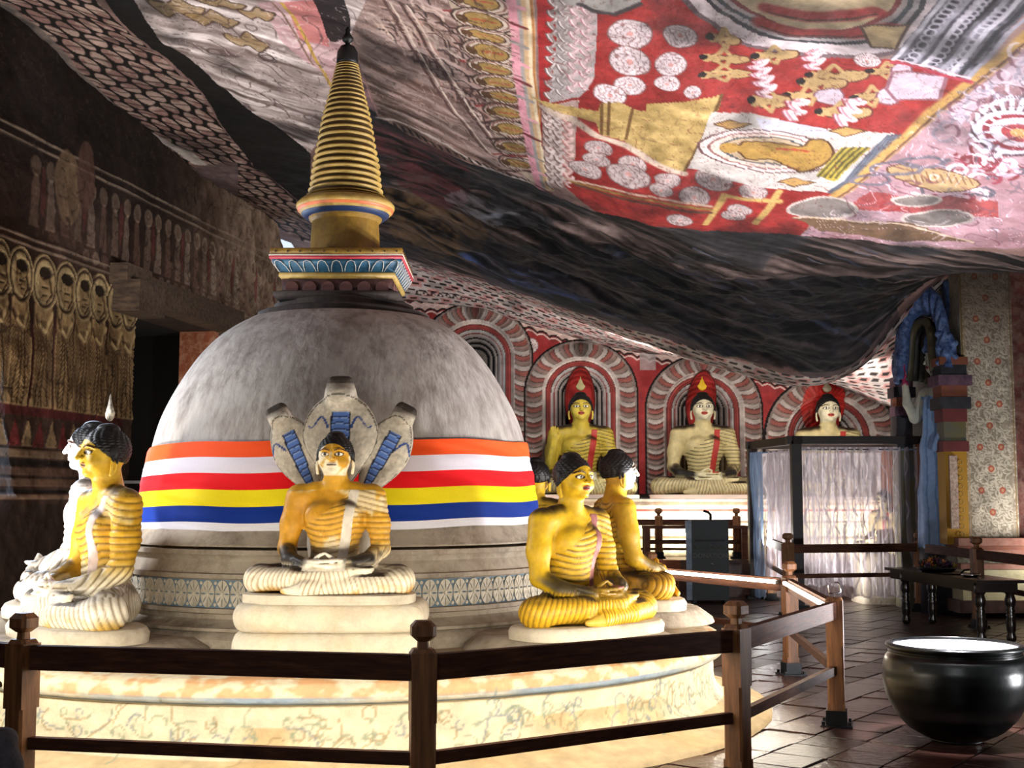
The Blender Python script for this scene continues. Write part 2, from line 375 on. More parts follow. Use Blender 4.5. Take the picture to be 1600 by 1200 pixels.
# --- patterned strip beside the wall: petals in rows
_a = H([(150,0),(240,85),(300,135),(350,200),(372,228),(400,262),(500,345)]); _b = H([(520,395),(420,350),(300,268),(215,205),(120,118),(0,30),(-60,-30),(60,-40)])
i_ = pc.poly(_a + _b, '17120f')
x, y = pc.X[i_], pc.Y[i_]
u = (x - wallx(y)) / .20; v = y / .33
row = np.floor(u); fv = (v + .5 * (row % 2)) % 1 - .5; fu = u % 1 - .5
rr_ = np.sqrt((fu / .50) ** 2 + (fv / .47) ** 2) ; w = 1 - sstep(.86, 1.0, rr_)
w2 = 1 - sstep(.03, .09, np.abs(fv))
c = np.where((_n2[i_] > .5)[:, None], hexc('a08678'), hexc('8d6a60'))
c = c * (.85 + .5 * _n1[i_])[:, None]
pc.C[i_] = pc.C[i_] * (1 - w[:, None]) + c * w[:, None]
pc.C[i_] *= (1 - .45 * (w2 * w)[:, None])
i_ = pc.poly(H([(0,8),(14,12),(70,50),(140,118),(215,196),(205,190),(110,112),(30,42),(0,24)]), '84766c', .85)
pc.line(H([(0,24),(110,114),(215,198),(300,268),(420,348)]), .07, '1a1512', .9)
pc.poly(H([(228,205),(300,238),(330,262),(300,255),(240,215)]), 'c9bfb2', .9)
pc.poly(H([(300,262),(372,250),(372,318),(340,290)]), '6e5a58', .9)
# --- brown feather band between the spire and the row of seated figures
i_ = pc.poly(H([(548,52),(590,-40),(700,-40),(700,0),(745,110),(790,230),(850,292),(800,272),(720,243),(640,212),(592,182),(568,110)]), '8f746a')
pc.C[i_] += (np.clip(_streak[i_] - .5, -.3, .3)[:, None] * .8)
for k in range(150):
    t = RNG.random(); s = RNG.random(); a = 560 + 260 * t + 90 * s * (1 - t * .8); b = 20 + 250 * t - 60 * s * (1 - t); L = 18 + 16 * RNG.random()
    if b < -20: continue
    pc.line(H([(a, b), (a + L * .45, b + L * .05), (a + L * .9, b + L * .45), (a + L, b + L * .8)]), .022, ['d0b8a8', '4a322c', '3a2826', 'b98f80'][k % 4], .8)
for q in ([(600,0),(640,70),(690,150),(760,235)], [(625,0),(668,75),(722,160),(790,245)]): pc.line(H(q), .03, '5c403a'); pc.line([(a_ + .05, b_) for a_, b_ in H(q)], .02, 'd9c4b2')
pc.line(H([(590,186),(640,200),(700,225),(760,258),(850,290)]), .05, 'cfc6bd', .8)
for k in range(22): 
    t = k / 22; pc.line(H([(592 + 258 * t, 188 + 100 * t), (598 + 258 * t, 196 + 96 * t)]), .03, '1d1514', .9)
# --- column with a row of seated figures
i_ = pc.poly(H([(690,-30),(800,-30),(812,120),(838,290),(780,228),(745,110)]), 'b7a48c')
for k in range(11):
    t = k / 10; cx, cy = 748 + 62 * t, -5 + 258 * t ** .92; h = 30 - 14 * t; w_ = 54 - 22 * t
    def E(s, rot=.0): return H([(cx + w_ * s * math.cos(A) * .98, cy + h * s * .62 * math.sin(A) + w_ * s * math.cos(A) * .22) for A in np.linspace(0, 2 * PI, 15)[:-1]])
    pc.poly(E(1.0), 'cbbba8'); pc.line(E(.98), .022, '4b332b', closed=True); pc.line(E(.82), .016, '8b5a4e', closed=True)
    pc.poly(E(.62), 'a07f3f'); pc.line(E(.62), .014, '54381c', closed=True)
    q = hit_ceiling(cx - w_ * .62, cy - h * .12); pc.ell(q[0], q[1], .05, .07, '5a3c22')
    pc.line(H([(cx - w_ * .3, cy - 2), (cx + w_ * .4, cy + 4)]), .02, 'a8472e')
    pc.line(H([(cx - w_, cy + h * .5), (cx, cy + h * .62), (cx + w_, cy + h * .95)]), .03, '3f2622' if k % 3 else '8c2b2b')
_s0 = [(795,-30),(803,40),(806,110),(816,180),(828,240),(842,292)]
for k, (dx, c) in enumerate(((0, 'd88f9c'), (8, 'd88f9c'), (15, '9a9590'), (22, 'c9a678'), (30, 'e3cfa8'), (33, 'b0743c'))):
    pc.line(H([(a + dx * (1 - .35 * i / 5), b) for i, (a, b) in enumerate(_s0)]), .05 if k < 5 else .02, c)
for k in range(12): 
    t = k / 11; i0 = min(4, int(t * 5)); f = t * 5 - i0; a = _s0[i0][0] * (1 - f) + _s0[i0 + 1][0] * f; b = _s0[i0][1] * (1 - f) + _s0[i0 + 1][1] * f
    pc.line(H([(a - 3, b - 5), (a + 18, b + 4)]), .05, ['8f8a86', 'e09aa6', '6c2a2c'][k % 3])
# --- red field with lotuses
i_ = pc.poly(H([(838,-30),(1110,-40),(1200,60),(1290,80),(1390,90),(1420,100),(1520,130),(1420,206),(1300,312),(1250,372),(1120,362),(1000,347),(930,325),(880,285),(846,230)]), '9e2622')
pc.C[i_] += ((_n1[i_] - .5) * .35)[:, None] * np.array([1, .5, .5])
i_ = pc.poly(H([(838,-30),(866,-30),(862,60),(852,130),(846,160),(842,120)]), 'b01c22', .6)
def wave(p0, p1, amp, n, cols, w_=.05):
    for j, c in enumerate(cols):
        pts = []
        for k in range(n * 8 + 1):
            t = k / (n * 8); A = t * n * 2 * PI
            nx, ny = (p1[1] - p0[1]), -(p1[0] - p0[0]); Ln = math.hypot(nx, ny)
            pts.append((p0[0] + (p1[0] - p0[0]) * t + nx / Ln * (amp * math.sin(A) + (j - len(cols) / 2) * amp * .36), p0[1] + (p1[1] - p0[1]) * t + ny / Ln * (amp * math.sin(A))+ 2.2 * math.cos(2 * A)))
        pc.line(H(pts), w_, c)
pc.poly(H([(866,-30),(935,-30),(932,60),(928,120),(905,150),(858,160),(870,60)]), '9c9592')
for j in range(4):
    wave((868 + j * 18, -22), (862 + j * 18, 150 - 6 * j), 7, 9, ['5e5654', 'd8cfcb', '8d8380'] if j < 2 else ['a86c74', 'e4cfd0', 'b8a0a0'], .028)
pc.poly(H([(846,165),(905,155),(900,200),(900,240),(880,290),(858,288),(848,230)]), 'a58a80')
for j in range(3): wave((856 + j * 16, 165), (862 + j * 14, 285), 6, 10, ['5e4a46', 'd0c0b8'] if j < 2 else ['b86a62', 'dcb8b0'], .03)
# big oval of the reclining teacher at the top
for s, c in ((1.0, '6e5a60'), (.95, 'cfc2c4'), (.87, 'd8c8ca'), (.82, '35363c'), (.78, 'a8a0a0'), (.74, '39434a'), (.70, 'a89c98'), (.66, '7e2a2a'), (.62, 'c0aa80')):
    pc.poly(H([(1255 + 235 * s * math.cos(A) + 12 * math.sin(A), -40 + 128 * s * math.sin(A) + 28 * s * math.cos(A)) for A in np.linspace(-.25, PI + .3, 22)]), c)
for q in ([(1200,8),(1260,20),(1330,22),(1370,16)], [(1190,30),(1250,44),(1330,50),(1400,40)]): pc.line(H(q), .12, 'a8302c'); pc.line(H([(a, b + 5) for a, b in q]), .02, '4a2c22')
pc.poly(H([(1345,38),(1420,36),(1400,72),(1362,70)]), 'b99e6c'); pc.line(H([(1345,38),(1420,36),(1400,72),(1362,70)]), .02, '5a4030', closed=True)
pc.poly(H([(850,-30),(1010,-30),(1000,5),(960,18),(925,10),(880,-5)]), '8d8a84'); pc.line(H([(905,0),(925,10),(960,18),(1000,5)]), .04, '3a3436')
# lotuses
for (a, b, rx_) in ((984,50,38),(1063,56,29),(984,90,35),(1048,95,27),(984,127,27),(953,142,28),(1042,122,22),(1082,138,15),(935,231,24),(932,250,24),(914,264,28),(988,257,24),(982,275,37),(1043,282,22),(1033,296,20),(1115,286,31),(1177,301,24),(1085,308,26),(1062,340,22),(1156,329,21),(1146,339,20),(1355,92,22),(1405,333,22),(1382,348,20)):
    q = hit_ceiling(a, b); r = rx_ / FPX * q[1]
    pc.lotus(q[0], q[1], r, 10, base='cdbfc0' if b < 200 else 'b9aaa6', ry=1.35 if b < 200 else 1.15)
# the golden painted dagoba lying on its side
pc.poly(H([(826,153),(862,160),(905,168),(935,170),(938,158),(968,152),(990,166),(1010,168),(1010,158),(1075,150),(1128,146),(1125,160),(1068,276),(1010,250),(975,222),(938,208),(930,190),(890,182),(855,168)]), 'b79a56')
i_ = pc.poly(H([(826,153),(862,160),(905,168),(935,170),(938,158),(968,152),(990,166),(1010,168),(1010,158),(1075,150),(1128,146),(1125,160),(1068,276),(1010,250),(975,222),(938,208),(930,190),(890,182),(855,168)]), None)
pc.C[i_] += ((_n2[i_] - .5) * .22)[:, None]
for q in ([(940,158),(940,208)], [(988,166),(978,220)], [(952,154),(950,210)], [(1128,146),(1068,276)]): pc.line(H(q), .025, '6a4a22')
pc.line(H([(850,170),(900,190),(935,212),(980,230),(1010,250),(1068,276)]), .08, 'c9b49e'); 
# ochre figures in procession
def fig(a, b, L, c='b0905a', skirt=None):
    q = [(a, b - 5), (a + L * .18, b - 8), (a + L * .38, b - 5), (a + L * .6, b - 9), (a + L, b - 5), (a + L, b + 4), (a + L * .6, b + 9), (a + L * .38, b + 4), (a + L * .18, b + 8), (a, b + 5)]
    q = smooth(q, 3); pc.poly(H(q), c); pc.line(H(q), .014, '5a2c1c', closed=True)
    if skirt: w = H(smooth([(a + L * .55, b - 7), (a + L * 1.1, b - 12), (a + L * 1.15, b + 12), (a + L * .55, b + 8)], 3)); pc.poly(w, skirt); pc.line(w, .014, '7a4a54', closed=True)
    h = hit_ceiling(a - 5, b); pc.ell(h[0], h[1], .05, .07, 'b0905a'); h = hit_ceiling(a - 11, b - 1); pc.ell(h[0], h[1], .035, .05, '1c1412')
    pc.line(H([(a + L * .2, b - 7), (a + L * .35, b - 17), (a + L * .5, b - 8)]), .035, c); pc.line(H([(a + L * .2, b + 7), (a + L * .4, b + 14), (a + L * .5, b + 4)]), .035, c)
for (a, b, L, s) in ((1110,88,60,None),(1108,116,66,None),(1190,82,56,None),(1275,118,80,None),(1262,128,60,None),(1240,148,66,'b9a9b4'),(1185,156,50,None),(1370,112,46,'c6b2bf'),(1345,150,50,'bcaab6'),(1120,56,36,None),(1290,172,70,None)): fig(a, b, L, skirt=s)
pc.poly(H([(1395,114),(1480,118),(1468,156),(1400,158),(1385,142)]), 'c2afbc'); pc.line(H([(1395,114),(1480,118),(1468,156),(1400,158),(1385,142)]), .025, '8a5a66', closed=True)
for (p0, p1, n_) in (((1183,90),(1200,148),4), ((1268,80),(1275,105),2), ((1250,152),(1240,180),2), ((1340,150),(1318,188),3)): wave(p0, p1, 11, n_, ['8c3a44', 'dcb4bc', 'b07a86', 'e4ccd0'], .035)
# white panel with the oval seated figure
pc.poly(H([(1112,168),(1180,172),(1280,196),(1398,204),(1300,308),(1200,296),(1120,280),(1075,268)]), 'bdb6ae')
pc.poly(H([(1180,176),(1290,196),(1300,212),(1190,196)]), 'b7b9c6')
for s, c in ((1, '6a4a4a'), (.95, 'd4c6c0'), (.85, '8a5a58'), (.8, 'cbb8aa'), (.68, '4c4f52'), (.62, 'b09a78')):
    pc.poly(H([(1198 + 110 * s * math.cos(A), 233 + 36 * s * math.sin(A) + 10 * s * math.cos(A)) for A in np.linspace(0, 2 * PI, 26)[:-1]]), c)
_fq = H(smooth([(1140,228),(1156,222),(1166,216),(1210,220),(1252,226),(1266,214),(1292,218),(1302,238),(1284,256),(1254,268),(1236,262),(1210,252),(1170,248),(1156,238)], 4))
pc.poly(_fq, 'a57f34'); pc.line(_fq, .02, '54341a', closed=True); pc.line(H([(1215,230),(1262,234)]), .03, 'a33a22'); q = hit_ceiling(1140, 228); pc.ell(q[0], q[1], .09, .11, 'a57f34')
for (a, b) in ((1320,200),(1140,188),(1240,286)):
    q = H([(a - 25, b), (a, b - 7), (a + 16, b - 3), (a + 34, b), (a + 16, b + 5), (a, b + 8)]); pc.poly(q, 'b38a4a'); pc.line(q, .016, '5e3c20', closed=True)
pc.poly(H([(1315,226),(1362,226),(1305,280),(1275,272)]), 'a8962e')
for k in range(4): pc.line(H([(1322 + k * 11, 226), (1278 + k * 9, 274)]), .02, '4c4420')
pc.poly(H([(1385,206),(1418,208),(1312,312),(1292,306)]), '99a0ab')
for k in range(5): pc.line(H([(1388 + k * 6, 206), (1294 + k * 4, 308)]), .018, '4d5260')
# ochre border line and lilac field on the right
pc.poly(H([(1418,206),(1640,40),(1700,60),(1700,380),(1500,392),(1250,372),(1312,312)]), 'a68088')
i_ = pc.poly(H([(1418,206),(1640,40),(1700,60),(1700,380),(1500,392),(1250,372),(1312,312)]), None)
pc.C[i_] += ((_n1[i_] - .5) * .5)[:, None] * np.array([.8, .9, 1])
pc.poly(H([(1480,170),(1640,60),(1700,80),(1700,140),(1560,130),(1500,200)]), 'c7b4c2', .8)
pc.line(H([(1300,318),(1420,208),(1520,128),(1640,30)]), .09, 'b98f48'); pc.line(H([(1306,318),(1426,210),(1526,130),(1640,38)]), .02, '6a4630')
for k in range(150):
    t, s = RNG.random(), RNG.random(); a = 1340 + 260 * t; b = 330 - (a - 1320) * .72 + 40 + 100 * s
    if b > 330: continue
    c_ = ['8c3040', 'e0ccd4', '5a5660', 'b89aa8', '7a2a30'][k % 5]; r_ = 4 + 13 * RNG.random(); A0 = RNG.random() * 6
    pc.line(H([(a + r_ * math.cos(A0 + j * .6), b + r_ * .6 * math.sin(A0 + j * .6)) for j in range(7)]), .02 + .02 * RNG.random(), c_)
q = hit_ceiling(1592, 206)
for k in range(60):
    a, b = 1470 + 150 * RNG.random(), 60 + 150 * RNG.random()
    if b < 40 + (1640 - a) * .78: continue
    A0 = RNG.random() * 6; r_ = 5 + 12 * RNG.random(); pc.line(H([(a + r_ * math.cos(A0 + j * .7), b + r_ * .8 * math.sin(A0 + j * .7)) for j in range(6)]), .025, ['6a3a48', 'd8cbd8', '8a8696'][k % 3], .7)
for s, c in ((.33, '4a3038'), (.30, 'd6d0e0'), (.25, '8a2a34'), (.2, 'cdc0c8'), (.12, 'a33a40'), (.06, 'c98f50')): pc.ell(q[0], q[1], s, s * 1.3, c)
for k in range(10):
    A = 2.2 + k * .28; p = (1592 + 42 * math.cos(A), 206 + 36 * math.sin(A)); pc.line(H([p, (p[0] + 26 * math.cos(A + .3), p[1] + 20 * math.sin(A + .3)), (p[0] + 40 * math.cos(A + .8), p[1] + 26 * math.sin(A + .8))]), .03, 'd9dcec')
w = H(smooth([(1386,262),(1420,256),(1462,262),(1500,272),(1532,290),(1500,300),(1450,296),(1420,284),(1398,276)], 3)); pc.poly(w, 'a88a5c'); pc.line(w, .016, '5a3422', closed=True)
for k in range(9): pc.line(H([(1425 + 11 * k, 262 + 2 * k), (1432 + 11 * k, 282 + k)]), .014, '6a4428', .7)
for (a, b, w_, h_) in ((1400,262,40,10),(1360,280,30,9),(1440,252,36,8)): pc.line(H([(a + w_ * math.cos(A), b + h_ * math.sin(A)) for A in np.linspace(0, 6.28, 12)]), .035, '66606c')
pc.poly(H([(1360,300),(1560,318),(1560,345),(1320,330)]), '962a26', .75)
# lower rim strip: panels and dusty ovals
for (a, b, w_, h_) in ((1285,330,54,16),(1465,345,55,14),(1432,313,38,10)):
    pts = [(a + w_ * math.cos(A), b + h_ * math.sin(A)) for A in np.linspace(0, 2 * PI, 26)[:-1]]; pc.poly(H(pts), '776e68'); pc.line(H(pts), .03, 'b9aca2', closed=True)
pc.poly(H([(1240,345),(1420,352),(1520,382),(1400,378),(1280,362)]), '6b5038'); pc.line(H([(1240,345),(1320,346),(1420,356),(1520,382)]), .03, 'c9b094')
for q in ([(1132,308),(1102,350)], [(1218,302),(1180,352)], [(1132,308),(1218,316)]): pc.line(H(q), .06, 'bc9a52')
for k in range(3): pc.line(H([(885 + 8 * k, 275 + 5 * k), (950, 292 + 5 * k), (1030, 308 + 6 * k), (1110, 322 + 5 * k)]), .045, ['c2a48c', '8e7034', '5a3a2a'][k])
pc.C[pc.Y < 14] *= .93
_ib = pc.poly(H([(1418,206),(1640,40),(1700,60),(1700,380),(1500,392),(1250,372),(1312,312)]), None)
for q_ in ((1.2, '5a2a36', .65, 401, .06), (2.3, 'd9c8d2', .55, 405, .06), (1.8, '4a4450', .5, 409, .05)): pc.put(*brush(_ib, pc.X, pc.Y, *q_))
_ib = pc.poly(H([(838,-30),(1110,-40),(1200,60),(1290,80),(1390,90),(1420,100),(1520,130),(1420,206),(1300,312),(1250,372),(1120,362),(1000,347),(930,325),(880,285),(846,230)]), None)
for q_ in ((2.5, '5a1614', .45, 411, .05), (4.0, '3a1a14', .3, 415, .06)): pc.put(*brush(_ib, pc.X, pc.Y, *q_))
_ib = pc.poly(H([(548,52),(590,-40),(700,-40),(800,-30),(838,290),(800,272),(720,243),(640,212),(592,182),(568,110)]), None)
pc.put(*brush(_ib, pc.X, pc.Y, 2.0, '3a2622', .6, 421, .06)); pc.put(*brush(_ib, pc.X, pc.Y, 3.0, 'd8c4b4', .4, 425, .06))
# dark carved column at the top right
i_ = pc.poly(H([(1390,90),(1430,45),(1490,-40),(1660,-40),(1600,15),(1515,125)]), '4c4a54')
pc.C[i_] += ((_n2[i_] - .5) * .5)[:, None]
for k in range(9):
    t = k / 8; pc.line(H([(1396 + 116 * t, 92 + 32 * t), (1440 + 130 * t, 40 + 20 * t), (1500 + 150 * t, -38)]), .03, ['b4b2bc', '1d1c24', '8a8894'][k % 3])
for k in range(46):
    t, s = (k % 16) / 15, (k // 16) / 3 + .16; a = 1400 + 100 * s + 95 * t; b = 96 + 24 * s - 125 * t
    q = hit_ceiling(a, b, y0=6.0); pc.ell(q[0], q[1], .045, .06, 'a7a4b0', ring=.5)
pc.line(H([(1396,98),(1440,108),(1515,128)]), .05, '9c2c3c'); pc.line(H([(1398,92),(1442,102),(1515,122)]), .02, 'd8b0b8')
# --- black-and-pink dashed band over the niches at the back
i_ = pc.box(-4.2, 17.8, 9, 23.2)
lipy = np.interp(pc.X[i_], [-2.6, -1.5, -.2, .6, 1.9, 3.5, 5.2, 6.6, 9.5], [20.2, 19.2, 18.4, 18.2, 17.9, 17.5, 16.6, 15.6, 14.6])
i_ = i_[pc.Y[i_] > lipy + .3]
x, y = pc.X[i_], pc.Y[i_]; v = y / .26; row = np.floor(v); fv = v % 1; fu = (x / .20 + .5 * (row % 2)) % 1
w = (np.abs(fv - .5) < .2) & (np.abs(fu - .5) < .30); pk = ((np.floor(x / .20 + .5 * (row % 2)) + row) % 3 == 0)
base = np.where(pk[:, None], hexc('d8988f'), hexc('d3c3b8')) * (.8 + .4 * _n1[i_])[:, None]
base[w] = hexc('1e1614') * .9 + .1 * hexc('6a4a44')
pc.C[i_] = base
# swirl band right above the wall
for k in range(60):
    a = 660 + k * 11.5; yy = 22.6 - .0 * k; xx = ray(a, 560)[0] * yy
    if xx > 4.9: break
    A = np.linspace(0, PI, 7); pc.line([(xx + .1 * math.cos(t), yy - .18 - .22 * math.sin(t)) for t in A], .03, '2a1c1a')
    pc.line([(xx + .06 * math.cos(t), yy - .14 - .12 * math.sin(t)) for t in A], .02, 'e0cfc4')
pc.C *= (1 + (_n2 - .5) * .28)[:, None]
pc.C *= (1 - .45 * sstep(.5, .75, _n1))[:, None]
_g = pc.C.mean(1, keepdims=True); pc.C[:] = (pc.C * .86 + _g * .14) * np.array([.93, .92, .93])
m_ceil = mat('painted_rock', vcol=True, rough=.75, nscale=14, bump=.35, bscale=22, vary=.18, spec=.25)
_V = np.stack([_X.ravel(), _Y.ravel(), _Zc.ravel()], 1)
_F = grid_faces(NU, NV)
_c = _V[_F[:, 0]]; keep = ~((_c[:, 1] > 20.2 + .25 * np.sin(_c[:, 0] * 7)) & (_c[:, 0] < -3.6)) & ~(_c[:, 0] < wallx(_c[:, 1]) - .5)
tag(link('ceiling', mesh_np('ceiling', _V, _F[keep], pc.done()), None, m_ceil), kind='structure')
# rock roof outside the view
_x, _yy = np.meshgrid(np.linspace(-7, 10, 50), np.linspace(-4, 7.02, 36), indexing='ij')
m_rock = mat('plain_rock', '4a3c36', col2='6b5950', rough=.85, nscale=2, bump=.5, bscale=6)
tag(link('ceiling', mesh_np('ceiling_rear', np.stack([_x.ravel(), _yy.ravel(), ceil_z(_x, _yy, False).ravel()], 1), grid_faces(50, 36)), None, m_rock), kind='structure')
_x, _yy = np.meshgrid(np.linspace(0, 1, 30), np.linspace(6.9, 23.1, 60), indexing='ij'); _x = _x * (13 - _yy * .475) + _yy * .475
tag(link('ceiling', mesh_np('ceiling_side', np.stack([_x.ravel(), _yy.ravel(), ceil_z(_x, _yy, False).ravel()], 1), grid_faces(30, 60)), None, m_rock), kind='structure')
box('wall_right', (10.4, -4, -.1), (10.9, 23.3, 5), m_rock)['kind'] = 'structure'
box('wall_rear', (-8.4, -4.5, -.1), (10.9, -4, 6.6), m_rock)['kind'] = 'structure'

# ================================================================ FLOOR
m_mortar = mat('floor_mortar', '1d1614', rough=.7, nscale=12, bump=.3, bscale=30)
fl = box('floor', (-9, -4.5, -.2), (11, 24, -.022), m_mortar); fl['kind'] = 'structure'
m_tiles = [mat('clay_tile_%d' % k, c, col2=c2, rough=r_, nscale=7, bump=.35, bscale=18, dirt='1a1210', dscale=5, damt=.7, spec=.5, coord='Object') for k, (c, c2, r_) in enumerate((('3d2520', '54352c', .26), ('2f1d1a', '442b25', .33), ('472b23', '33201b', .24)))]
tile_me = []
TS = .36
for k in range(6):
    bm = bmesh.new(); vs = box_bm(bm, (-TS / 2 + .008, -TS / 2 + .008, -.03), (TS / 2 - .008, TS / 2 - .008, 0))
    for v in bm.verts: v.co.x += random.uniform(-.006, .006); v.co.y += random.uniform(-.006, .006); v.co.z += random.uniform(-.004, .004) if v.co.z > -.01 else 0
    me = bm_mesh('tile', bm, bevel=.006); me.materials.append(m_tiles[k % 3]); tile_me.append(me)
TA = R(36); ct, st = math.cos(TA), math.sin(TA); cand = []
for i in range(-30, 45):
    for j in range(-4, 70):
        a, b = i * TS, j * TS; x = a * ct + b * st; y = -a * st + b * ct + .7
        if x < wallx(y) + .1 or x > 10.2 or y > 20.9 or y < 1.0: continue
        if math.hypot(x + 1.39, y - 10.32) < 3.15: continue
        u_ = x / max(y, .1); vis = (-.42 < u_ < .43) and y > 4.4
        behind = (u_ < .12 and math.hypot(x + 1.39, y - 10.32) < 12 and y > 7.5)
        cand.append((0 if (vis and not behind) else 1, y, x, i, j))
cand.sort(); rest = bmesh.new()
for n_, (v_, y, x, i, j) in enumerate(cand):
    if n_ < 300 and v_ == 0:
        o = link('tile', tile_me[(i * 7 + j * 3) % 6], fl); o.location = (x, y, random.uniform(-.004, .003)); o.rotation_euler = (random.uniform(-.008, .008), random.uniform(-.008, .008), -TA + PI / 2 * ((i + j) % 4))
    else:
        M = Matrix.Translation((x, y, random.uniform(-.004, .003))) @ Matrix.Rotation(-TA, 4, 'Z')
        box_bm(rest, (-TS / 2 + .008, -TS / 2 + .008, -.03), (TS / 2 - .008, TS / 2 - .008, 0), M)
me = bm_mesh('tiles', rest); o = link('tiles', me, fl, m_tiles[1]); o['kind'] = 'stuff'

# ================================================================ LEFT WALL (built, painted) with its doorway
Lw = math.hypot(1, WB); 
def wy(px, ): a = ray(px, 600)[0]; return WA / (a - WB)
D0, D1, DZ = wy(207), wy(352), 3.92
NA, NB = 620, 400
_s = np.linspace(8.0, 19.7, NA); _z = np.linspace(0, 6.35, NB); _S, _ZZ = np.meshgrid(_s, _z, indexing='ij')
pw = Painter(_S, _ZZ, '3b2a22')
def W(px, py): d = wy(px); return (d, zat(py, d))
n1 = fbm(pw.X * 1.3, pw.Y * 1.3, oct=5, seed=41); n2 = fbm(pw.X * 6, pw.Y * 6, oct=4, seed=42)
pw.C += (n1 - .5)[:, None] * .22
zr = lambda a, b: (pw.Y > a) & (pw.Y < b)
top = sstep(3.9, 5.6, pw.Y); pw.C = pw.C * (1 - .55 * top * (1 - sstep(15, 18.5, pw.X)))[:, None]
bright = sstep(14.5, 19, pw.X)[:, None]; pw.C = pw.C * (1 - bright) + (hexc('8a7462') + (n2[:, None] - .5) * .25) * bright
# row of standing monks with haloes
for k, px in enumerate((-38, -6, 28, 65, 98, 127, 152, 178, 198)):
    d = wy(px); s = .36; hz = 3.98 - .0 * k
    pw.poly([(d - s * .52, 2.52), (d - s * .5, 3.2), (d - s * .42, 3.58), (d + s * .42, 3.58), (d + s * .5, 3.2), (d + s * .52, 2.52)], ['8d7450', '7f6848'][k % 2])
    for j in range(15):
        zj = 2.56 + j * .05; pw.line([(d - s * .46, zj + .10), (d - s * .2, zj - .02), (d, zj + .05), (d + s * .22, zj - .02), (d + s * .46, zj + .12)], .016, '4a3624', .75)
    for j in (-1, 0, 1): pw.line([(d + j * s * .3, 2.54), (d + j * s * .16 + .02, 3.05), (d + j * s * .1, 3.4)], .02, '3e2c1e', .8)
    pw.line([(d - s * .35, 3.45), (d - s * .1, 3.25), (d + s * .3, 3.4)], .05, '5a4530'); pw.line([(d + s * .38, 3.5), (d + s * .1, 3.3), (d - s * .2, 3.36)], .04, 'a08a62')
    pw.ell(d, hz - .17, .235, .30, '9c8862'); pw.ell(d, hz - .17, .205, .27, '2a1c18', ring=.16); pw.ell(d + .02, hz - .2, .13, .19, '8d7653'); pw.ell(d + .02, hz - .07, .12, .065, '2a2018'); pw.line([(d + .10, hz - .12), (d + .13, hz - .28), (d + .04, hz - .38)], .02, '3a281c')
    pw.line([(d - .03, hz - .22), (d + .06, hz - .22)], .016, '2a1c18'); pw.line([(d - .02, hz - .3), (d + .05, hz - .3)], .014, '2a1c18')
    pw.line([(d + s * .62, 2.5), (d + s * .62, 3.5)], .03, '40201e')
i_ = pw.box(8, 2.43, D0 - .2, 2.52); pw.put(i_, np.full(len(i_), 1.), '4a201e')
for k in range(60):
    x0 = 8.2 + k * .22
    if x0 > D0 - .3: break
    pw.poly([(x0, 2.12), (x0 + .11, 2.4), (x0 + .22, 2.12)], '7a6448' if k % 2 else '5a2422')
for (a, b, c) in ((2.02, 2.1, '75604a'), (1.94, 2.0, '1b1512'), (1.84, 1.92, '5e4638'), (1.72, 1.8, '6d5442'), (1.66, 1.7, '1b1512'), (1.6, 1.645, '8a6e58')):
    i_ = pw.box(8, a, D0 - .2, b); pw.put(i_, np.full(len(i_), .85), c)
i_ = pw.box(8, 0, D0 - .2, 1.55); pw.put(i_, np.full(len(i_), .5), '2e241e')
# upper registers: rows of small figures
for (zz, hh, a0, a1, st_) in ((4.72, .75, 12.5, 19.5, .27), (4.25, .16, 13.5, 19.5, .2)):
    k = 0; x0 = a0
    while x0 < a1:
        sc = .5 + .5 * sstep(12, 17, x0)
        c = ['8f7a68', 'a89684', '7c5e52'][k % 3]; 
        if hh > .5:
            pw.poly([(x0 - st_ * .30, zz - hh * .5), (x0 - st_ * .22, zz + hh * .12), (x0 - st_ * .1, zz + hh * .24), (x0 + st_ * .1, zz + hh * .24), (x0 + st_ * .22, zz + hh * .12), (x0 + st_ * .30, zz - hh * .5)], c, .55 * sc)
            pw.ell(x0, zz + hh * .34, st_ * .34, .115, 'a3907a', a=.55 * sc); pw.ell(x0, zz + hh * .33, st_ * .20, .075, '5a4438', a=.6 * sc)
            for j in range(4): pw.line([(x0 - st_ * .25, zz - hh * (.4 - .15 * j)), (x0, zz - hh * (.45 - .15 * j)), (x0 + st_ * .25, zz - hh * (.38 - .15 * j))], .014, '3e2c24', .5 * sc)
            if k % 3 == 0: pw.ell(x0 + st_ * .5, zz + .02, .045, hh * .36, '6e2f30', a=.55 * sc)
        else: pw.ell(x0, zz, st_ * .36, hh * .5, c, a=.5 * sc); pw.ell(x0, zz, st_ * .2, hh * .25, '4a3830', a=.5 * sc)
        x0 += st_; k += 1
for zz in (4.12, 4.2, 5.15, 5.25): pw.line([(11, zz), (19.6, zz + .05)], .025, '9c8a76', .6)
pw.ell(*W(97, 292), .26, .42, '63503c', a=.8); pw.ell(*W(125, 275), .2, .4, '4a342c', a=.8)
_ib = pw.box(8, 1.9, 19.7, 6.3); pw.put(*brush(_ib, pw.X, pw.Y, 2.0, '1e1512', .55, 501, .06)); pw.put(*brush(_ib, pw.X, pw.Y, 3.2, '8a7660', .16, 505, .06))
pw.C *= (1 + (n2 - .5) * .4)[:, None]
topz = np.interp(_S, [8, 12, 14.8, 17, 19.1, 19.7], [6.4, 6.30, 6.05, 5.95, 5.72, 5.1])
Zw = np.minimum(_ZZ, topz + .12 + 0 * _S)
rel = (n2.reshape(_S.shape) - .5) * .03 + (n1.reshape(_S.shape) - .5) * .06
lum = (pw.C.mean(1).reshape(_S.shape) - .3) * .06
nx_, ny_ = 1 / Lw, -WB / Lw
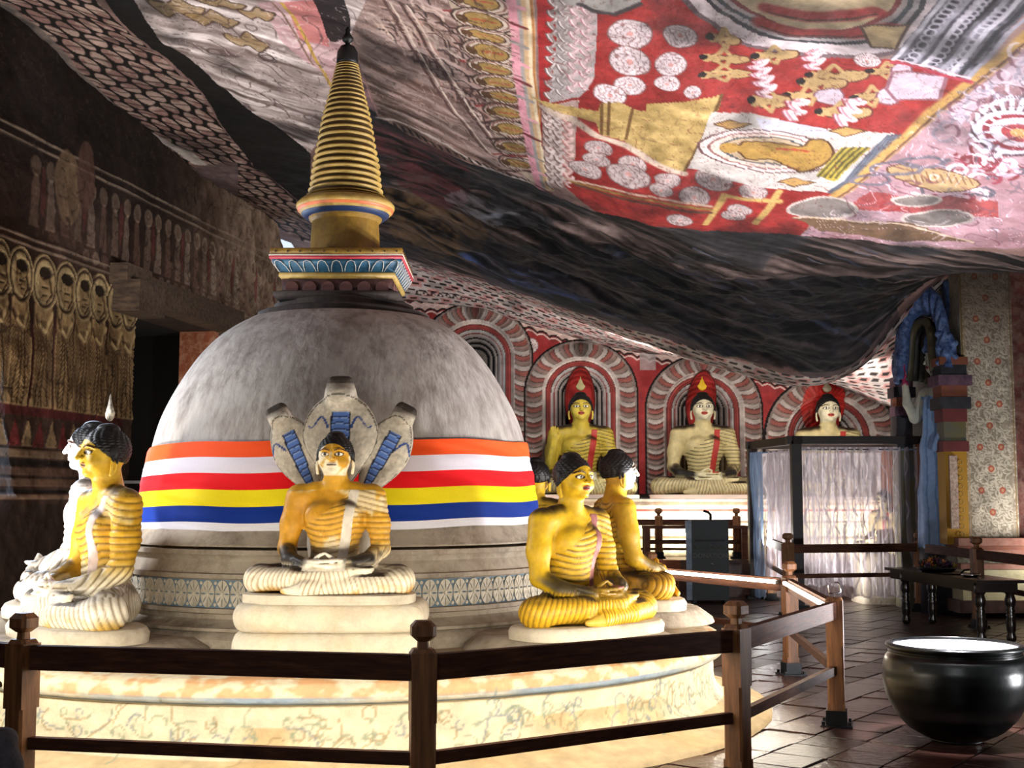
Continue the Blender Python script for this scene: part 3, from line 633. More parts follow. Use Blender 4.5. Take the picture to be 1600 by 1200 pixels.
_V = np.stack([(wallx(_S) + (rel + lum) * nx_).ravel(), (_S + (rel + lum) * ny_).ravel(), Zw.ravel()], 1)
_F = grid_faces(NA, NB); cs, cz = _S.ravel()[_F[:, 0]], _ZZ.ravel()[_F[:, 0]]
keep = ~((cs > D0) & (cs < D1) & (cz < DZ))
endr = 19.35 + .35 * fbm(cz * 2.2, cz * 0, oct=4, seed=50) - .25 * sstep(4.6, 4.0, cz)
keep &= cs < endr
keep &= ~((Zw.ravel()[_F[:, 0]] == Zw.ravel()[_F[:, 3]]))
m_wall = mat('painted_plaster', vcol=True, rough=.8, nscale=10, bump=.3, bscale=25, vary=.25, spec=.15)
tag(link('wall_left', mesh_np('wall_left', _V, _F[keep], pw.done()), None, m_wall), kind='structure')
# the wall's body behind the painted face, door reveal, lintel
Mw = Matrix.Rotation(-math.atan(WB), 4, 'Z')
def wall_pt(s, off, z): return (wallx(s) + off * nx_, s + off * ny_, z)
def wall_box(name, s0, s1, o0, o1, z0, z1, m, parent=None, bevel=0):
    bm = bmesh.new(); vs = []
    for s in (s0, s1):
        for o_ in (o0, o1):
            for z in (z0, z1): vs.append(bm.verts.new(wall_pt(s, o_, z)))
    for f in ((0, 1, 3, 2), (4, 6, 7, 5), (0, 4, 5, 1), (2, 3, 7, 6), (0, 2, 6, 4), (1, 5, 7, 3)): bm.faces.new([vs[i] for i in f])
    return link(name, bm_mesh(name, bm, bevel=bevel), parent, m)
m_dkplaster = mat('dark_plaster', '2a201b', col2='3c2e26', rough=.9, nscale=4, bump=.3, bscale=14)
m_black = mat('unlit_passage', '060505', rough=1)  # black colour stands for the darkness beyond the doorway
wb = wall_box('wall_left', 6, D0, -.65, -.05, 0, 6.3, m_dkplaster); wb['kind'] = 'structure'
wb = wall_box('wall_left', D1, 19.2, -.65, -.05, 0, 5.85, m_dkplaster); wb['kind'] = 'structure'
wb = wall_box('wall_left', D0, D1, -.65, -.05, DZ, 6.0, m_dkplaster); wb['kind'] = 'structure'
wb = wall_box('wall_left', -4.3, 8.05, -.6, .0, 0, 6.4, m_dkplaster); wb['kind'] = 'structure'
m_orange = mat('orange_painted_reveal', 'a05f3c', col2='7c3a28', rough=.7, nscale=5, bump=.3, bscale=10, dirt='c9a68a', dscale=9, damt=.6)
m_wood_dk = mat('old_dark_timber', '3a2d24', col2='5a4838', rough=.75, nscale=4, stretch=(1, 6, 6), bump=.3, bscale=30)
dr = thing('door_1', None, None, (0, 0, 0), kind='structure')
wall_box('door_reveal', D1 - .06, D1 + .02, -.66, 0.02, 0, DZ, m_orange, dr)
wall_box('door_post', D1 - .14, D1 - .03, -.05, .06, 0, DZ, m_wood_dk, dr, .01)
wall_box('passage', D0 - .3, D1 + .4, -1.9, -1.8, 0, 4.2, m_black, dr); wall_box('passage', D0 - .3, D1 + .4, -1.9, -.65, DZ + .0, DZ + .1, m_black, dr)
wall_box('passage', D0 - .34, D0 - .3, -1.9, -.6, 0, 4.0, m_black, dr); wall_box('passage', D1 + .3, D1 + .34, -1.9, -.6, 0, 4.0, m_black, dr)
wall_box('lintel', D0 - .1, D1 + .25, -.1, .16, DZ - .02, DZ + .3, m_wood_dk, dr, .015)
wall_box('lintel_end', D0 - .55, D0 + .08, -.1, .34, DZ - .2, DZ + .16, m_wood_dk, dr, .015)
wall_box('lintel_end', D0 - .62, D0 - .02, -.1, .22, DZ + .1, DZ + .34, m_wood_dk, dr, .015)
area('reveal_fill', wall_pt((D0 + D1) / 2 - .6, -1.2, 2.6), wall_pt(D1, -.3, 2.2), .5, 14, (1, .8, .62))  # small warm lamp added in the passage to light the reveal

# ================================================================ BACK WALL with its arched niches
BY = 23.0
NICHE = []
for (px, top, hw) in ((742, 472, 93), (908, 530, 91), (1100, 553, 94), (1297, 584, 106)):
    NICHE.append((xat(px, BY, 650), zat(top, BY), hw / FPX * BY * .99))
NA, NB = 760, 380
_x = np.linspace(-3.7, 8.6, NA); _z = np.linspace(.55, 5.7, NB); _XX, _ZZ = np.meshgrid(_x, _z, indexing='ij')
pb = Painter(_XX, _ZZ, '8e2d2c'); n1 = fbm(pb.X * 1.6, pb.Y * 1.6, oct=5, seed=61); n2 = fbm(pb.X * 8, pb.Y * 8, oct=3, seed=62)
pb.C += (n1 - .5)[:, None] * .3
# red ground with scalloped top edge, lotuses
topz_ = np.interp(pb.X, [-2.6, -.7, 1.26, 3.5, 5.8, 7.2], [zat(470, BY), zat(470, BY), zat(525, BY), zat(560, BY), zat(605, BY), zat(640, BY)])
for (off, col, cc, per) in ((.20, 'b96a60', '2a1a18', .23), (.08, '8e2d2c', 'd9b8ac', .21)):
    e = topz_ - off + .05 * np.abs(np.sin(pb.X / per * PI)); i_ = np.nonzero(pb.Y > e)[0]; pb.put(i_, np.full(len(i_), 1.), 'c9a89c' if off > .1 else '4a2c28')
    i_ = np.nonzero(np.abs(pb.Y - e) < .02)[0]; pb.put(i_, np.full(len(i_), 1.), cc)
    i_ = np.nonzero(np.abs(pb.Y - e + .05) < .013)[0]; pb.put(i_, np.full(len(i_), 1.), 'd9c2b6')
pb.lotus(xat(829, BY, 540), zat(540, BY), .15, 8); 
i_ = pb.box(xat(1000, BY, 550), zat(578, BY), xat(1024, BY, 550), zat(535, BY)); pb.put(i_, np.full(len(i_), .8), 'a59a96')
depth = np.zeros_like(pb.X); 
def arch_q(X, Z, n, s=1.0):
    cx, tz, a = n; zs = tz - a * .95; dx = (X - cx) / a; dz = np.maximum(0, (Z - zs) / (a * .95)); return np.hypot(dx, dz)
for ni, n in enumerate(NICHE):
    cx, tz, a = n; Q = arch_q(pb.X, pb.Y, n); i_ = np.nonzero(Q < 1.0)[0]; q = Q[i_]; x, z = pb.X[i_] - cx, pb.Y[i_]; zs = tz - a * .95
    ang = np.where(z > zs, np.arctan2(z - zs, np.abs(x)), 0) * a * .8 + np.minimum(z - zs, 0)   # arc length along the arch
    C = np.zeros((len(i_), 3)); tone = n1[i_]
    warm = (hexc('a8675a'), hexc('b0a39a'), hexc('6d4038'))
    dusty = sstep(.45, .8, np.hypot(x, z - tz) < a * .8) if False else 0
    # scale border .66..1
    sc = (ang / .092); row = np.floor(sc); f = sc % 1; bend = (q - .83) / .17; ph = (sc + .9 * (1 - bend ** 2)) ; k = np.floor(ph); fr = ph % 1
    c = np.where((k % 3 == 0)[:, None], hexc('9a5348'), np.where((k % 3 == 1)[:, None], hexc('b3a499'), hexc('8d7166')))
    c = c * (1 - .75 * (sstep(.8, .98, fr) * (np.abs(bend) < .85)))[:, None]
    crown_dark = sstep(.35, 0, np.abs(x) / a) * sstep(zs, tz, z) if ni < 2 else 0 * x  # arch crowns painted darker in the first niches
    c = c * (1 - .4 * crown_dark)[:, None]
    C[:] = c
    C[q > .965] = hexc('1f1614'); C[(q > .93) & (q < .965)] = hexc('8c7a70')
    for (a0, a1, col) in ((.62, .68, 'c8b8ac'), (.60, .62, '6a2a28'), (.53, .60, 'a03a34'), (.515, .53, '2a1c1a'), (.47, .515, 'c9c0b8'), (.45, .47, '8c3a34'), (.40, .45, 'b8aaa2'), (.375, .40, '151210'), (.33, .375, 'a99c94'), (.29, .33, '171412'), (.25, .29, '9d9188'), (.2, .25, '171412'), (0, .2, '8a7d74')):
        mk = (q >= a0) & (q < a1); C[mk] = hexc(col)
    mk = (q < .56) & (z < 2.55 + .0 * x); C[mk & (q < .5)] = C[mk & (q < .5)] * .5 + hexc('8a6a2c') * .5
    C *= (.66 + .60 * tone)[:, None]; gr_ = C.mean(1, keepdims=True); C[:] = C * .8 + gr_ * .2
    pb.C[i_] = C
    # relief: recess inside
    dq = np.where(q < .66, .14 + .42 * sstep(.60, .18, q), -.07 * np.sin(np.clip((q - .66) / .34, 0, 1) * PI) - .02 * np.cos(ph * 2 * PI) * (np.abs(bend) < .9))
    for qq in (.58, .51, .43, .35, .27): dq = dq - .03 * np.exp(-((q - qq) / .022) ** 2)
    depth[i_] = dq
    # halo board behind the head
    hz = zat((648, 632, 640, 652)[ni], BY); 
    if ni: 
        rx_, rz_ = .30, .62; pb.ell(cx, hz + .12, rx_, rz_, '3a1614'); pb.ell(cx, hz + .12, rx_ * .93, rz_ * .95, 'a02c28'); pb.ell(cx, hz + .12, rx_ * .84, rz_ * .87, '6a1f1e', ring=.07)
        depth -= .12 * (1 - sstep(.95, 1.0, np.hypot((pb.X - cx) / rx_, (pb.Y - hz - .12) / rz_)))
        if ni == 3: pb.ell(cx - .1, hz + .22, .42, .5, 'c02a22', a=.7)
# bands of the seat shelf below the niches
for (z0, z1, c) in ((1.60, 1.70, '171311'), (1.50, 1.60, 'cfc4ae'), (1.42, 1.50, 'dccfae'), (1.38, 1.42, 'b5564a'), (1.22, 1.38, 'dccfb0'), (1.18, 1.22, '7a6a54'), (.95, 1.18, 'cfc49e'), (.9, .95, '8a7a5a'), (.55, .9, 'c8bb94')):
    i_ = pb.box(-3.7, z0, 8.6, z1); pb.put(i_, np.full(len(i_), .95), c); 
sh = pb.Y < 1.68; 
prof = np.interp(pb.Y, [.55, .75, .78, .92, .95, 1.18, 1.2, 1.36, 1.39, 1.5, 1.53, 1.64, 1.67, 1.70], [-.75, -.75, -.70, -.70, -.64, -.64, -.68, -.68, -.76, -.76, -.72, -.72, -.62, 0])
pb.C *= (1 + (n2 - .5) * .3)[:, None]
yoff = np.where(pb.Y < 1.70, prof, depth) + (n2 - .5) * .02
yoff = yoff - .9 * sstep(0, 1, (pb.Y - topz_ + .02) / .5) * (pb.Y > 1.7)      # the top curls forward into the rock
_V = np.stack([pb.X, BY + yoff, pb.Y], 1); m_bw = mat('painted_niche_wall', vcol=True, rough=.75, nscale=12, bump=.3, bscale=26, vary=.15, spec=.2)
_F = grid_faces(NA, NB); kz = (pb.Y < topz_ + .55)[_F[:, 0]]
tag(link('wall_back', mesh_np('wall_back', _V, _F[kz], pb.done()), None, m_bw), kind='structure')
box('wall_back', (-3.7, BY + .75, 0), (10.5, BY + 1.0, 5.8), m_dkplaster)['kind'] = 'structure'
# the dark terrace in front of it
m_terrace = mat('terrace_stone', '3a2a24', col2='55392e', rough=.45, nscale=5, bump=.3, bscale=14)
tr = box('floor', (-3.7, 20.95, -.02), (10.4, BY, .60), m_terrace, bevel=.02); tr['kind'] = 'structure'
# ================================================================ STUPA
SX, SY = -1.39, 10.32
def hr(hw): return 10.41 * math.sin(math.atan(hw / FPX))
m_lime = mat('stained_limewash', 'b4afa9', col2='8d8681', rough=.85, nscale=9, stretch=(1, 1, .35), bump=.6, bscale=16, dirt='5c534e', dscale=4.5, damt=.5, vary=.22, spec=.2)
m_lime2 = mat('worn_plaster', 'b5ab9a', col2='968a7b', rough=.85, nscale=4, bump=.5, bscale=22, dirt='5f5347', dscale=3.5, damt=.75, spec=.2)
m_crown_dk = mat('dark_crown_plaster', '2c2522', col2='3d332e', rough=.85, nscale=5, bump=.3, bscale=18, dirt='5a4d44', dscale=6, damt=.3)  # dark colour takes in the underlit shade of crown and harmika base
m_gold = mat('ochre_paint', 'a07d2a', col2='7c5c1e', rough=.55, nscale=7, bump=.2, bscale=24, dirt='3a2a14', dscale=5, damt=.6)
m_gold_l = mat('ochre_paint_cream', 'c0a45c', col2='9a7a34', rough=.55, nscale=9, bump=.15, bscale=24, dirt='4a3518', dscale=7, damt=.5)
m_navy = mat('navy_paint', '16294e', rough=.5); m_redp = mat('crimson_paint', 'a8303c', rough=.5, vary=.3); m_white = mat('white_paint', 'd8d2c8', rough=.6, vary=.15)
m_orangep = mat('orange_paint', 'c96a3a', rough=.5); m_teal = mat('teal_paint', '1c4560', col2='2a5a74', rough=.5, nscale=12, vary=.3); m_tealw = mat('slate_blue_ground', '73889a', col2='5d7282', rough=.8, nscale=9)
m_dkfloral = mat('dark_floral_paint', '33201f', col2='553734', rough=.7, nscale=14)
st_ = thing('stupa', 'large whitewashed domed stupa with a ringed ochre spire, wrapped in a striped flag', 'stupa', (SX, SY, 0))
prof = []
for (hw, y) in ((298, 826), (301, 800), (299, 770), (292, 733), (282, 683), (272, 650), (255, 617), (232, 577), (199, 537), (171, 516), (144, 502)):
    r = hr(hw) * 1.005; prof.append((r, zat(y, 10.32 - r * r / 10.4)))
# smooth the dome profile
P = np.array(prof); tt = np.linspace(0, len(P) - 1, 60); prof_s = [(float(np.interp(t, range(len(P)), P[:, 0])), float(np.interp(t, range(len(P)), P[:, 1]))) for t in tt]
P = np.array(prof_s)
for _ in range(14): P[1:-1] = P[1:-1] * .5 + (P[2:] + P[:-2]) * .25
DOME = P
me = lathe_me('dome', [(1.0, P[0][1] - .02)] + [tuple(p) for p in P] + [(.3, P[-1][1] + .07)], n=160)
v = np.empty(len(me.vertices) * 3, np.float32); me.vertices.foreach_get('co', v); v = v.reshape(-1, 3)
v[:, :2] *= (1 + (fbm(v[:, 0] * 1.6, v[:, 1] * 1.6, v[:, 2] * 1.6, oct=3, seed=2) - .5) * .018)[:, None]; me.vertices.foreach_set('co', v.ravel())
dome = link('dome', me, st_, m_lime)
def fz(y, r): return zat(y, SY - r)
mz = fz(857, 1.66)
base_prof = [(1.40, 1.42), (1.575, 1.415), (1.60, fz(832, 1.6)), (1.645, fz(848, 1.645)), (1.665, fz(853, 1.665)), (1.665, mz + .006), (1.60, mz), (1.60, mz - .012), (1.70, mz - .014), (1.705, fz(868, 1.7)), (1.68, fz(871, 1.68)),
 (1.66, fz(878, 1.66)), (1.685, fz(888, 1.685)), (1.70, fz(897, 1.7)), (1.73, fz(899, 1.73)), (1.73, fz(906, 1.73)), (1.70, fz(907, 1.70)), (1.70, fz(953, 1.70)), (1.75, fz(954, 1.75)), (1.755, fz(961, 1.755)), (1.70, fz(963, 1.72)),
 (1.70, fz(970, 1.70)), (1.76, fz(981, 1.76)), (1.82, fz(985, 1.82)), (1.82, fz(990, 1.82)), (1.79, fz(991, 1.79)), (1.83, fz(997, 1.83)), (1.85, fz(1003, 1.85)), (1.85, .583)]
me = lathe_me('base_mouldings', base_prof[::-1], n=180); link('base_mouldings', auto_smooth(me, 30), st_, m_lime2)
zt, zb_ = fz(908, 1.7), fz(952.5, 1.7)
me = lathe_me('flower_frieze', [(1.69, zb_ - .003), (1.703, zb_), (1.703, zt), (1.69, zt + .003)], n=160, cap=False); fz_o = link('flower_frieze', auto_smooth(me, 30), st_, m_tealw)
# one relief flower (eight petals round a boss), copied along the frieze
zc = (zt + zb_) / 2; hh = (zt - zb_) / 2 * .96; m_fl = mat('frieze_flower_plaster', 'b5ae9c', col2='c6c0b0', rough=.85, nscale=14, bump=.2)
bm = bmesh.new()
for k in range(8):
    A = k * PI / 4 + PI / 8; M = Matrix.Rotation(A, 4, 'Y')
    pts = [(0.05, 0), (.12, .5), (.23, .78), (.34, .92), (.20, 1.0), (0, 1.02), (-.20, 1.0), (-.34, .92), (-.23, .78), (-.12, .5), (-.05, 0)]
    vs = [bm.verts.new((x * 1.12, -.09 if 0 < i < 10 else -.05, z)) for i, (x, z) in enumerate(pts)]; bm.faces.new(vs)
    vb = [bm.verts.new((x * 1.14, .02, z)) for i, (x, z) in enumerate(pts)]
    for i in range(len(pts) - 1): bm.faces.new((vs[i], vb[i], vb[i + 1], vs[i + 1]))
    bmesh.ops.transform(bm, matrix=M, verts=vs + vb)
bmesh.ops.create_uvsphere(bm, u_segments=8, v_segments=4, radius=.2, matrix=Matrix.Translation((0, -.06, 0)) @ Matrix.Diagonal((1, .5, 1, 1)))
bmesh.ops.transform(bm, matrix=Matrix.Diagonal((.056, .08, hh, 1)), verts=bm.verts)
fl_me = bm_mesh('flower', bm); fl_me.materials.append(m_fl)
bm = bmesh.new(); bmesh.ops.create_uvsphere(bm, u_segments=7, v_segments=4, radius=.014, matrix=Matrix.Diagonal((1, .5, 1, 1))); curl_me = bm_mesh('curl', bm); curl_me.materials.append(m_fl)
nfl = 88
for k in range(nfl):
    A = k / nfl * 2 * PI
    dx, dy = math.sin(A), -math.cos(A)
    if dy > .1: continue
    o = link('flower', fl_me, fz_o); o.location = (dx * 1.704, dy * 1.704, zc); o.rotation_euler = (0, 0, A)
    for s in (-1, 1):
        B = A + PI / nfl; o = link('curl', curl_me, fz_o); o.location = (math.sin(B) * 1.704, -math.cos(B) * 1.704, zc + s * hh * .8); o.rotation_euler = (0, 0, B)
# dark stepped discs, square harmika
rz = P[-1][1]
tiers = [(hr(147), 501), (hr(147), 495), (hr(140), 491), (hr(133), 489), (hr(133), 482), (hr(120), 480), (hr(108), 478), (hr(108), 470), (hr(98), 466)]
me = lathe_me('stepped_crown', [(r * 1.0, zat(y, 10.32 - r * .6)) for r, y in tiers] + [(.3, zat(462, 10.0))], n=96); link('stepped_crown', auto_smooth(me, 30), st_, m_crown_dk)
hz = lambda y: zat(y, 9.84)
def sq(name, prof, m, par=st_): return link(name, lathe_me(name, [(r, z) for r, z in prof], n=4, square=True, smooth=False, phase=PI / 4), par, m)
# square lathe with 4 corners at the diagonals: radius is the half side
sq('harmika_base', [(.47, hz(468)), (.50, hz(462)), (.50, hz(456)), (.44, hz(452))], m_crown_dk)
hm = sq('harmika', [(.438, hz(462)), (.438, hz(432))], m_dkfloral)
bm = bmesh.new(); bmesh.ops.create_cone(bm, cap_ends=True, segments=14, radius1=.055, radius2=.05, depth=.012, matrix=Matrix.Rotation(PI / 2, 4, 'X')); ros = bm_mesh('rosette', bm); ros.materials.append(mat('rosette_paint', '6e4a46', rough=.7, nscale=20))
for k in range(6):
    o = link('rosette', ros, hm); o.location = (-.36 + k * .144, -.441, (hz(462) + hz(434)) / 2)
    o = link('rosette', ros, hm); o.location = (.441, -.36 + k * .144, (hz(462) + hz(434)) / 2); o.rotation_euler = (0, 0, PI / 2)
sq('ochre_lip', [(.44, hz(434)), (.462, hz(431)), (.462, hz(426)), (.45, hz(424))], m_gold_l)
fl_ = sq('petal_cornice', [(.45, hz(425)), (.47, hz(419)), (.50, hz(412)), (.515, hz(406))], m_teal)
pts = [(-.5, 0), (-.46, .45), (-.30, .85), (0, 1.0), (.30, .85), (.46, .45), (.5, 0)]
z0, z1 = hz(424.5), hz(407)
for side in range(4):
    M = Matrix.Rotation(side * PI / 2, 4, 'Z')
    for k in range(9):
        cx = -.42 + k * .105; q = []
        for (a, b) in pts:
            zz = z1 - (1 - b) * 0 - (1 - (1 - b)) * 0; b2 = 1 - b     # rounded ends hang at the upper edge
            z = z0 + (z1 - z0) * (.06 + .9 * b); h_ = .45 + .066 * (.06 + .9 * b); q.append(M @ Vector((cx * (1 + .12 * b) + a * .088, -h_ - .006, z)))
        o = link('petal', tube_me('petal', q, .0028, n=5), fl_, m_white)
        q2 = [q[3] * .9 + q[0] * .05 + q[6] * .05, (q[0] + q[6] + q[3]) / 3]
sq('red_band', [(.515, hz(406)), (.528, hz(405)), (.528, hz(401)), (.515, hz(400.5))], m_redp); sq('white_band', [(.51, hz(400.8)), (.531, hz(400.6)), (.531, hz(399.3)), (.51, hz(399))], m_white)
gs = sq('ochre_slab', [(.512, hz(399.4)), (.526, hz(399)), (.522, hz(389)), (.48, hz(387)), (.3, hz(382))], m_gold)
bm = bmesh.new(); bmesh.ops.create_uvsphere(bm, u_segments=6, v_segments=4, radius=.008); dot = bm_mesh('dot', bm); dot.materials.append(m_crown_dk)
for k in range(11):
    for (x, y) in ((-.48 + k * .096, -.525), (.525, -.48 + k * .096)):
        o = link('stud', dot, gs); o.location = (x, y, hz(394))
cz = lambda y: zat(y, 10.15)
me = lathe_me('spire_neck', [(.29, cz(392)), (.283, cz(360)), (.275, cz(342)), (.30, cz(338)), (.305, cz(334)), (.28, cz(333))], n=72); link('spire_neck', auto_smooth(me, 30), st_, m_gold)
me = lathe_me('blue_collar', [(.28, cz(335)), (.33, cz(335)), (.362, cz(330)), (.367, cz(328))], n=72, cap=False); link('blue_collar', me, st_, m_navy)
me = lathe_me('white_collar', [(.365, cz(329)), (.378, cz(327)), (.383, cz(325.5))], n=72, cap=False); link('white_collar', me, st_, m_gold_l)
me = lathe_me('orange_collar', [(.382, cz(325.7)), (.395, cz(324)), (.399, cz(321.5))], n=72, cap=False); link('orange_collar', me, st_, m_orangep)
me = lathe_me('ochre_rim', [(.398, cz(321.8)), (.408, cz(319)), (.408, cz(315)), (.38, cz(309)), (.3, cz(306))], n=72); link('ochre_rim', me, st_, m_gold_l)
sp = link('spire', lathe_me('spire', [(.30, cz(310)), (.27, cz(280)), (.22, cz(200)), (.10, cz(100)), (.06, cz(84))], n=48), st_, mat('dark_ochre_core', '4a3716', rough=.7))  # core coloured dark to stand for the shade between the rings
ry = np.array([306, 300, 291, 281, 271, 260.5, 250, 239.5, 229, 218, 207, 196.5, 186.5, 176.5, 167, 158, 149.5, 141.5, 134, 127, 120.5, 114.5, 109, 104, 99.5, 95, 91])
rw = np.interp(ry, [88, 95, 130, 175, 218, 250, 285, 300, 307], [17, 19, 27, 39, 46.5, 53, 56.5, 61, 68])
for k, (y_, w_) in enumerate(zip(ry, rw)):
    dy_ = (ry[k - 1] - y_) if k else 8; r = 10.5 / FPX * w_; z = cz(y_); h = (cz(y_) - cz(y_ + dy_)) * .44
    p_ = [(r - .045 if r > .1 else r * .7, z - h * .9), (r - .012, z - h * .8), (r, z - h * .3), (r, z + h * .05), (r - .02, z + h * .45), (r - .05 if r > .1 else r * .6, z + h * .5)]
    link('ring', lathe_me('ring', p_, n=64, cap=False), sp, m_gold_l if k > 1 else m_gold)
me = lathe_me('spire_cap', [(.088, cz(91)), (.092, cz(84)), (.085, cz(70)), (.06, cz(62)), (.02, cz(58)), (.02, cz(56)), (.045, cz(52)), (.05, cz(48)), (.03, cz(43)), (.018, cz(39)), (.024, cz(35)), (.004, cz(30))], n=32); link('spire_cap', me, st_, mat('blackened_metal', '0f0e10', rough=.5))
# striped flag wound round the dome
fg = thing('flag', 'striped cloth flag in orange, white, red, yellow and blue wound round the dome', 'flag', (SX, SY, 0))
edges = [683, 708.5, 734, 760.5, 787, 813, 826]
ez = [zat(y, SY - 1.58) for y in edges]; cols = ['e8501c', 'd9d2dc', 'e3141c', 'f0dc1a', '0c2f86', 'dcdce4']
th = np.linspace(-1.95, 1.9, 300)
for k, c in enumerate(cols):
    zz = np.linspace(ez[k], ez[k + 1], 8); T, Zf = np.meshgrid(th, zz, indexing='ij')
    left = sstep(-1.25, -1.75, T); droop = -.05 * sstep(-.9, -1.6, T)
    mid = ez[3]; Zd = Zf + droop + (mid - .1 - Zf) * left * .35 - .02 * np.sin((T + 1.9) * 1.3) + .006 * np.sin(T * 9 + 1)
    rr = np.interp(Zd, DOME[:, 1], DOME[:, 0])
    rr = np.where(Zd < DOME[0][1], DOME[0][0] + (DOME[0][1] - Zd) * .9, rr)
    wr = (fbm(T * 3, Zd * 14 + T * 2.4, oct=3, seed=80) - .5); rr = rr + .022 + wr * .026 * (1 + 1.5 * left)
    me = mesh_np('stripe', np.stack([(np.sin(T) * rr).ravel(), (-np.cos(T) * rr).ravel(), Zd.ravel()], 1), grid_faces(300, 8, True))
    o = link('stripe', me, fg, mat('cloth_' + str(k), c, rough=.75, nscale=120, vary=.08, spec=.15))
    o['label'] = ['orange', 'upper white', 'red', 'yellow', 'blue', 'narrow white'][k] + ' cloth stripe of the flag'
# ================================================================ ROUND PLATFORM
pf = [(3.42, 0), (3.40, .03), (3.30, .055), (3.18, .08), (3.06, .12), (3.01, .16), (2.985, .22), (2.98, .30), (2.98, .405), (2.985, .42), (3.03, .432), (3.06, .45), (3.075, .48), (3.07, .515), (3.045, .545), (3.0, .57), (2.92, .583), (2.6, .585), (2.2, .586), (1.7, .585)]
pr = np.array(pf); tq = np.concatenate([[0], np.cumsum(np.hypot(*np.diff(pr, axis=0).T))]); ts = np.concatenate([np.arange(0, 1.25, .0125), np.linspace(1.25, tq[-1], 12)])
rr = np.interp(ts, tq, pr[:, 0]); zz = np.interp(ts, tq, pr[:, 1]); nth = 1000; th = np.linspace(-PI * .8, PI * .8, nth); T, I = np.meshgrid(th, np.arange(len(ts)), indexing='ij'); Rr, Zp, Tt = rr[I], zz[I], ts[I]
pp = Painter(T * 3.0, Tt, 'c2baa2'); n1 = fbm(pp.X * 1.5, pp.Y * 1.5, oct=5, seed=71); n2 = fbm(pp.X * 9, pp.Y * 12, oct=5, seed=72)
tz = lambda z: float(np.interp(z, zz, ts)); i_ = np.nonzero(pp.Y < tz(.12))[0]; pp.put(i_, np.full(len(i_), .8), 'b09a76')
i_ = np.nonzero((n1 > .5) & (pp.Y < tz(.3)))[0]; pp.put(i_, np.clip((n1[i_] - .5) * 3, 0, .6), 'a98a5c')
t1, t2 = tz(.435), tz(.55); i_ = np.nonzero(pp.Y > t2)[0]; pp.put(i_, np.clip((n2[i_] - .35) * 3, 0, .8), 'a88a68')
i_ = np.nonzero((pp.Y > t1 + .05) & (pp.Y < tz(.58)))[0]; pp.put(i_, np.clip((n2[i_] - .45) * 5, 0, .65), 'a8794e')
i_ = np.nonzero(pp.Y > 1.25)[0]; pp.put(i_, np.full(len(i_), .8), '8f8270')
i_ = np.nonzero(np.abs(pp.Y - t1 - .03) < .035)[0]; pp.put(i_, np.clip((n1[i_] - .25) * 2.2, 0, .8), '7e94ae')
i_ = np.nonzero(np.abs(pp.Y - t1) < .009)[0]; pp.put(i_, np.full(len(i_), .9), '6b7c92')
for k in range(330):
    a = RNG.uniform(-6, 5); b = tz(.17) + RNG.random() * .2; L = .05 + .1 * RNG.random(); A = RNG.random() * 6.28; da = RNG.uniform(-1.2, 1.2); q = [(a, b)]
    for j in range(5): q.append((q[-1][0] + math.cos(A) * L / 3, q[-1][1] + math.sin(A) * L / 3)); A += da
    pp.line(q, .011, ['7f8a76', '8a7a5c', '6f7a84'][k % 3], .65)
    if k % 2: pp.ell(q[-1][0], q[-1][1], .022, .012, '7f8a76', rot=A, a=.6)
pp.C *= (1 + (n2 - .5) * .22)[:, None]
dR = (n2 - .5).reshape(T.shape) * .012 + (n1 - .5).reshape(T.shape) * .03 * (Tt < tz(.12))
_V = np.stack([SX + (np.sin(T) * (Rr + dR)).ravel(), SY - (np.cos(T) * (Rr + dR)).ravel(), Zp.ravel()], 1)
o = link('round_platform', mesh_np('round_platform', _V, grid_faces(nth, len(ts)), pp.done()), None, mat('platform_plaster', vcol=True, rough=.85, nscale=12, bump=.35, bscale=30, vary=.12, spec=.2))
tag(o, 'round cream plaster platform with faded vines and a blue line, carrying the stupa', 'platform')
# ================================================================ RAILINGS
m_wood = mat('varnished_wood', '6b4428', col2='8a5c36', rough=.5, nscale=3, stretch=(8, 8, .8), bump=.15, bscale=20, vary=.3)
m_woodr = mat('rail_wood', '43281e', col2='583626', rough=.72, spec=.2, nscale=5, stretch=(1, 8, 8), bump=.15, bscale=20, vary=.3)
m_iron = mat('black_iron', '111214', rough=.45, metal=.6); m_chrome = mat('chrome', 'c8c8cc', rough=.18, metal=1)
def octo(bm, w, z0, z1, w2=None, ch=.22):
    w2 = w2 or w; c = [(1, ch - 1), (1, 1 - ch), (1 - ch, 1), (ch - 1, 1), (-1, 1 - ch), (-1, ch - 1), (ch - 1, -1), (1 - ch, -1)]
    a = [bm.verts.new((x * w / 2, y * w / 2, z0)) for x, y in c]; b = [bm.verts.new((x * w2 / 2, y * w2 / 2, z1)) for x, y in c]
    for i in range(8): bm.faces.new((a[i], a[(i + 1) % 8], b[(i + 1) % 8], b[i]))
    bm.faces.new(a[::-1]); bm.faces.new(b)
